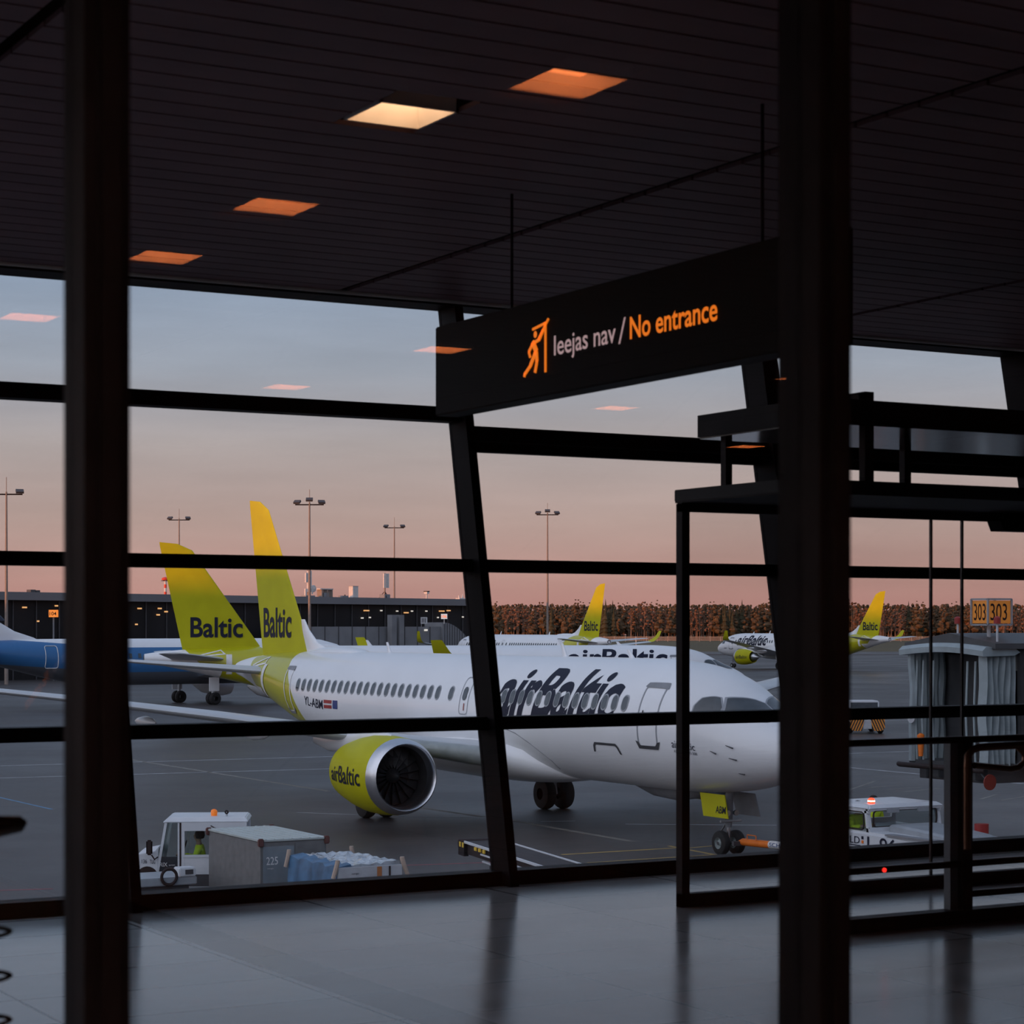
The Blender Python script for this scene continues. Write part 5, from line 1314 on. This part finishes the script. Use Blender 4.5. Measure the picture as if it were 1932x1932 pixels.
m_rbeacon = mat('red_beacon_lit', (.9, .1, .03), .3, emis=(1.0, .07, .02), estr=2.2); m_rcore = mat('beacon_core_lit', (1, .6, .4), .3, emis=(1, .55, .4), estr=5)
bcn = MB().rev([(0,.09),(.09,.085),(.12,.05),(.13,.004)], (-.72, -1.5, 1.93), 'z', 16).build('beacon', m_rbeacon, pt, True)
MB().rev([(.03,.092),(.07,.09)], (-.72, -1.5, 1.93), 'z', 16).build('beacon_lens', m_rcore, bcn, True)
MB().cyl((.9,-3.6,1.2), (.9,-3.6,1.52), .17, 14).build('air_filter', m_red, pt, True)
for x in (-.95, .95):
    for y in (-1.2, -4.6): wheel('wheel', pt, x, y, .42, .42, .32, 'x')
for x in (-1.0, 1.0):
    MB().rev([(0,.09),(-.05,.09),(-.07,.01)], (x, -5.9, .60), 'y', 14).build('headlight', m_steel, pt, True)
MB().tube([(-.9,-5.75,.8),(-.95,-5.9,.98),(-.98,-5.98,1.0)], .02, 6).build('mirror_arm', m_black, pt); MB().box(-1.05,-.92,-6.02,-5.98,.94,1.10).build('mirror', m_black, pt)
MB().box(-.85, -.25, -.95, -.45, 1.0, 1.1).build('seat_base', m_dgrey, pt)
person('driver in a lime hi-vis jacket sitting inside the pushback tug cab', (33.75 - .55, 42.2 - .75, AP + 1.0), 0, True, m_hivis, .05)
person('ground worker in dark cap standing behind the pushback tug', (36.15, 44.45, AP), R(-20), False, m_hivis)
# tow bar
tb = thing('tow_bar', 'orange tow bar between the nose wheel and the pushback tug', 'tow bar', (33.75, 46.9, AP))
MB().tube([(0,.25,.36), (0,.1,.40), (0,-4.6,.52)], [.07,.10,.10], 14).build('tube', m_orange, tb, True)
MB().cyl((0,-1.15,.436), (0,-2.25,.464), .106, 14).build('white_band', m_winwhite, tb, True)
letters('SCHOPF', 'band_lettering', mat('band_blue', (.06,.12,.3), .5), (-.108, -1.22, .40), (0,-1,.025), (0,0,1), tb, .10, .95, bold=.004)
MB().box(-.3, .3, .1, .2, .30, .42).build('head_bar', m_dgrey, tb)
MB().cyl((-.35,-2.6,.2), (.35,-2.6,.2), .03).build('axle', m_dgrey, tb)
for x in (-.35, .35): wheel('wheel', tb, x, -2.6, .18, .18, .1, 'x')
MB().box(-.05, .05, -2.65, -2.55, .2, .45).build('wheel_strut', m_dgrey, tb)
MB().tube([(-.08,-.2,.5),(-.08,-.2,.62),(-.08,-.6,.62),(-.08,-.6,.5)], .015, 6).build('handle', m_orange, tb)

# distant second pushback with striped panels
q = W(1636, 124, AP)
p2 = thing('striped_tug', 'far white tug with orange and black striped rear panels on the apron', 'tug', (q.x, q.y, AP), -YAW + R(3))
MB().box(-1.05, 1.05, -.1, 3.6, .7, 1.2).build('body', m_truckwhite, p2, bevel=.05)
MB().box(-.9, .9, .8, 2.4, 1.2, 1.9).build('cab', m_truckwhite, p2, bevel=.06)
MB().box(-.8, .8, .78, .81, 1.3, 1.8).build('rear_window', m_aglass, p2)
m_strp = bpy.data.materials.new('hazard_stripes'); m_strp.use_nodes = True
n = m_strp.node_tree; b = n.nodes['Principled BSDF']; t = n.nodes.new('ShaderNodeTexCoord')
s_ = n.nodes.new('ShaderNodeSeparateXYZ'); n.links.new(t.outputs['Object'], s_.inputs[0])
ab = n.nodes.new('ShaderNodeMath'); ab.operation = 'ABSOLUTE'; n.links.new(s_.outputs[0], ab.inputs[0])
k1 = n.nodes.new('ShaderNodeMath'); k1.operation = 'MULTIPLY_ADD'; k1.inputs[1].default_value = .45; n.links.new(s_.outputs[2], k1.inputs[0]); n.links.new(ab.outputs[0], k1.inputs[2])
k2 = n.nodes.new('ShaderNodeMath'); k2.operation = 'MULTIPLY'; k2.inputs[1].default_value = 6.2; n.links.new(k1.outputs[0], k2.inputs[0])
k3 = n.nodes.new('ShaderNodeMath'); k3.operation = 'FRACT'; n.links.new(k2.outputs[0], k3.inputs[0])
k4 = n.nodes.new('ShaderNodeMath'); k4.operation = 'GREATER_THAN'; k4.inputs[1].default_value = .5; n.links.new(k3.outputs[0], k4.inputs[0])
mx = n.nodes.new('ShaderNodeMix'); mx.data_type = 'RGBA'; mx.inputs[6].default_value = (.75,.27,.03,1); mx.inputs[7].default_value = (.02,.02,.02,1)
n.links.new(k4.outputs[0], mx.inputs[0]); n.links.new(mx.outputs[2], b.inputs['Base Color'])
for s in (-1, 1):
    MB().prism([(s*.18,.95),(s*1.0,.95),(s*1.02,.35),(s*.85,.18),(s*.32,.18)], lambda p, q_, t_: (p, t_, q_), -.16, -.1).build('striped_panel', m_strp, p2)
    MB().box(s*.85-.08, s*.85+.08, -.14, -.1, 1.02, 1.1).build('tail_light', m_redlit, p2)
MB().box(-.3, .3, -.15, .2, .95, 1.15).build('tow_hitch', m_dgrey, p2)
for x in (-.9, .9):
    for y in (.6, 2.9): wheel('wheel', p2, x, y, .42, .42, .3, 'x')
MB().box(-.25, .25, -.1, 0, .3, .7).build('hitch_block', m_lgrey, p2)

# ------------------------------------------------------------------ boarding bridge 303
m_bell = mat('bellows_fabric', (.30, .36, .385), .55, var=.15, scale=2)
m_bdark = mat('bridge_dark_metal', (.055, .058, .063), .5, var=.15)
m_bint = mat('bridge_interior', (.16, .17, .16), .6)
jb = thing('boarding_bridge', 'boarding bridge head with pale blue folded bellows below the 303 sign', 'boarding bridge', (36.8, 42.4, AP))
FZ, TZ = 2.72, 5.62
# local x away from the aircraft, y from -1.5 to 1.5
MB().box(.1, 4.6, -1.5, 1.5, FZ - .12, FZ).build('floor_plate', m_bdark, jb)
MB().box(1.15, 4.6, -1.55, -1.45, FZ, TZ).build('side_wall', m_bdark, jb); MB().box(1.15, 4.6, 1.45, 1.55, FZ, TZ).build('side_wall', m_bdark, jb)
rf_ = MB(); rf_.prism([(-1.75,TZ+.02),(-1.75,TZ+.16),(0,TZ+.42),(1.75,TZ+.16),(1.75,TZ+.02)], lambda p, q_, t_: (t_, p, q_), .15, 4.7)
rf_.build('roof', m_bdark, jb)
MB().box(4.5, 4.6, -1.45, 1.45, FZ, TZ).build('end_wall', m_bint, jb)
MB().box(1.3, 1.4, -.35, .15, FZ, TZ - .2).build('inner_door_frame', m_bdark, jb); MB().box(1.3, 1.36, .15, 1.4, FZ, TZ - .15).build('control_partition', m_bdark, jb)
MB().box(1.3, 1.35, -1.45, -.35, TZ - .55, TZ - .1).build('inner_lintel', m_bint, jb)
il = MB().box(2.2, 2.5, -1.0, -.7, TZ - .75, TZ - .65).build('lamp', mat('bridge_lamp_lit', (.8,.75,.6), .5, emis=(.9,.75,.5), estr=.6), jb)
MB().box(2.6, 2.62, -1.4, -.4, FZ + .3, TZ - .8).build('inner_panel', m_bint, jb); MB().cyl((1.6,-.6,FZ), (1.6,-.6,FZ+1.6), .07).build('control_post', m_black, jb)
for s in (-1, 1):
    for k in range(6):
        mb = MB(); x0 = .0 + .19*k; rg = []
        for i in range(14):
            z = FZ - .05 + (TZ - FZ)*i/13; bow = .05*math.sin(math.pi*i/13)
            rg.append([(x0 + dx + .02*math.sin(i*.9 + k), s*(1.42 + dy - bow*.4 + .02*math.sin(i*.7 + k*2)), z) for dx, dy in ((0,-.12),(.05,.02),(.095,.10),(.14,.02),(.19,-.12),(.095,-.16))])
        mb.loft(rg, True).build('bellows_fold', m_bell, jb, True)
mb = MB(); rg = []
for i in range(13):
    y = -1.62 + 3.24*i/12; z = TZ - .05 + .10*math.sin(math.pi*i/12)
    rg.append([(-.14,y,z-.12),(-.16,y,z+.02),(-.04,y,z+.12),(.9,y,z+.10),(1.1,y,z-.02),(.9,y,z-.10)])
mb.loft(rg, True).build('canopy', m_bell, jb, True)
for y in (-1.05, -.75, .55, .95, 1.2): MB().tube([(.12,y,FZ),(.10,y+.04,FZ+1.2),(.14,y+.02,TZ-.3)], .03, 6).build('curtain_edge', m_bell, jb)
MB().tube([(-.12,-1.62,FZ-.14),(-.2,-1.5,FZ-.14),(-.2,1.5,FZ-.14),(-.1,1.68,FZ-.14)], .07, 10).build('bumper', m_black, jb, True)
for k, y in enumerate((-1.2,-.5,.2,.8)): MB().box(.0+.1*(k%2), .35, y, y+.3, FZ-.42-.06*(k%2), FZ-.14).build('undercarriage', m_bdark, jb, bevel=.02)
MB().rev([(-.03,.01),(-.03,.2),(0,.2),(0,.01)], (-.05,-1.75,FZ-.42), 'y', 20).build('stop_disc', mat('stop_disc_red', (.22,.03,.02), .5), jb)
MB().cyl((-.05,-1.7,FZ-.42), (-.05,-1.4,FZ-.2), .02).build('disc_arm', m_dgrey, jb)
MB().box(.3, 4.4, -1.3, 1.3, FZ - .5, FZ - .13).build('under_frame', m_bdark, jb)
MB().rev([(0,.06),(.55,.1),(.6,.03)], (-.06,.85,FZ+.10), 'z', 12).build('safety_cone', m_orange, jb, True)
MB().rev([(-.03,.05),(-.03,.15),(0,.15),(0,.05)], (-.05,1.22,FZ+1.1), 'x', 16).build('hook_ring', m_lgrey, jb)
MB().box(1.2, 4.4, -26, -1.55, FZ + .0, TZ).build('tunnel', m_bdark, jb)
for x in (1.6, 3.9): MB().cyl((x,-8,.6), (x,-8,FZ), .28, 16).build('lift_column', m_bdark, jb)
MB().box(1.2, 4.3, -8.5, -7.5, .45, 1.0).build('drive_bogie', m_bdark, jb)
for x in (1.5, 4.0): wheel('wheel', jb, x, -8, .5, .5, .35, 'x')
for y in (-1.05, .92):
    b3 = MB().cyl((.4,y*.75-.75,TZ+.2), (.4,y*.75-.75,TZ+.68), .03).build('beacon_post', m_lgrey, jb)
    MB().rev([(0,.09),(.14,.09),(.18,.05),(.19,.01)], (.4,y*.75-.75,TZ+.66), 'z', 14).build('red_beacon', m_red, b3, True)
gs = thing('gate_sign', 'two sided orange 303 gate sign box on the boarding bridge roof', 'sign', (37.42, 41.45, AP + 5.95))
MB().cyl((.3,.3,-.08), (.3,.3,.32), .05).build('post', m_lgrey, gs)
m_sfr = mat('sign_frame_grey', (.30, .31, .33), .4); m_sfc = mat('sign_face_orange', (.62, .24, .035), .5, emis=(1, .30, .02), estr=.16)
SW, SD, SHt = .80, .62, .66
bx = MB().box(.02, SW-.02, .02, SD-.02, .34, .30 + SHt - .04).build('sign_box', m_sfc, gs)
fr = MB()
for x in (0, SW): 
    for y in (0, SD): fr.box(x-.022, x+.022, y-.022, y+.022, .30, .30+SHt)
for z in (.30, .30+SHt):
    for y in (0, SD): fr.box(0, SW, y-.022, y+.022, z-.022, z+.022)
    for x in (0, SW): fr.box(x-.022, x+.022, 0, SD, z-.022, z+.022)
fr.build('sign_frame', m_sfr, gs)
letters('303', 'gate_number', m_dark, (.10, .012, .42), (1,0,0), (0,0,1), gs, .42, .56)
letters('303', 'gate_number', m_dark, (.012, SD-.08, .42), (0,-1,0), (0,0,1), gs, .42, .44)
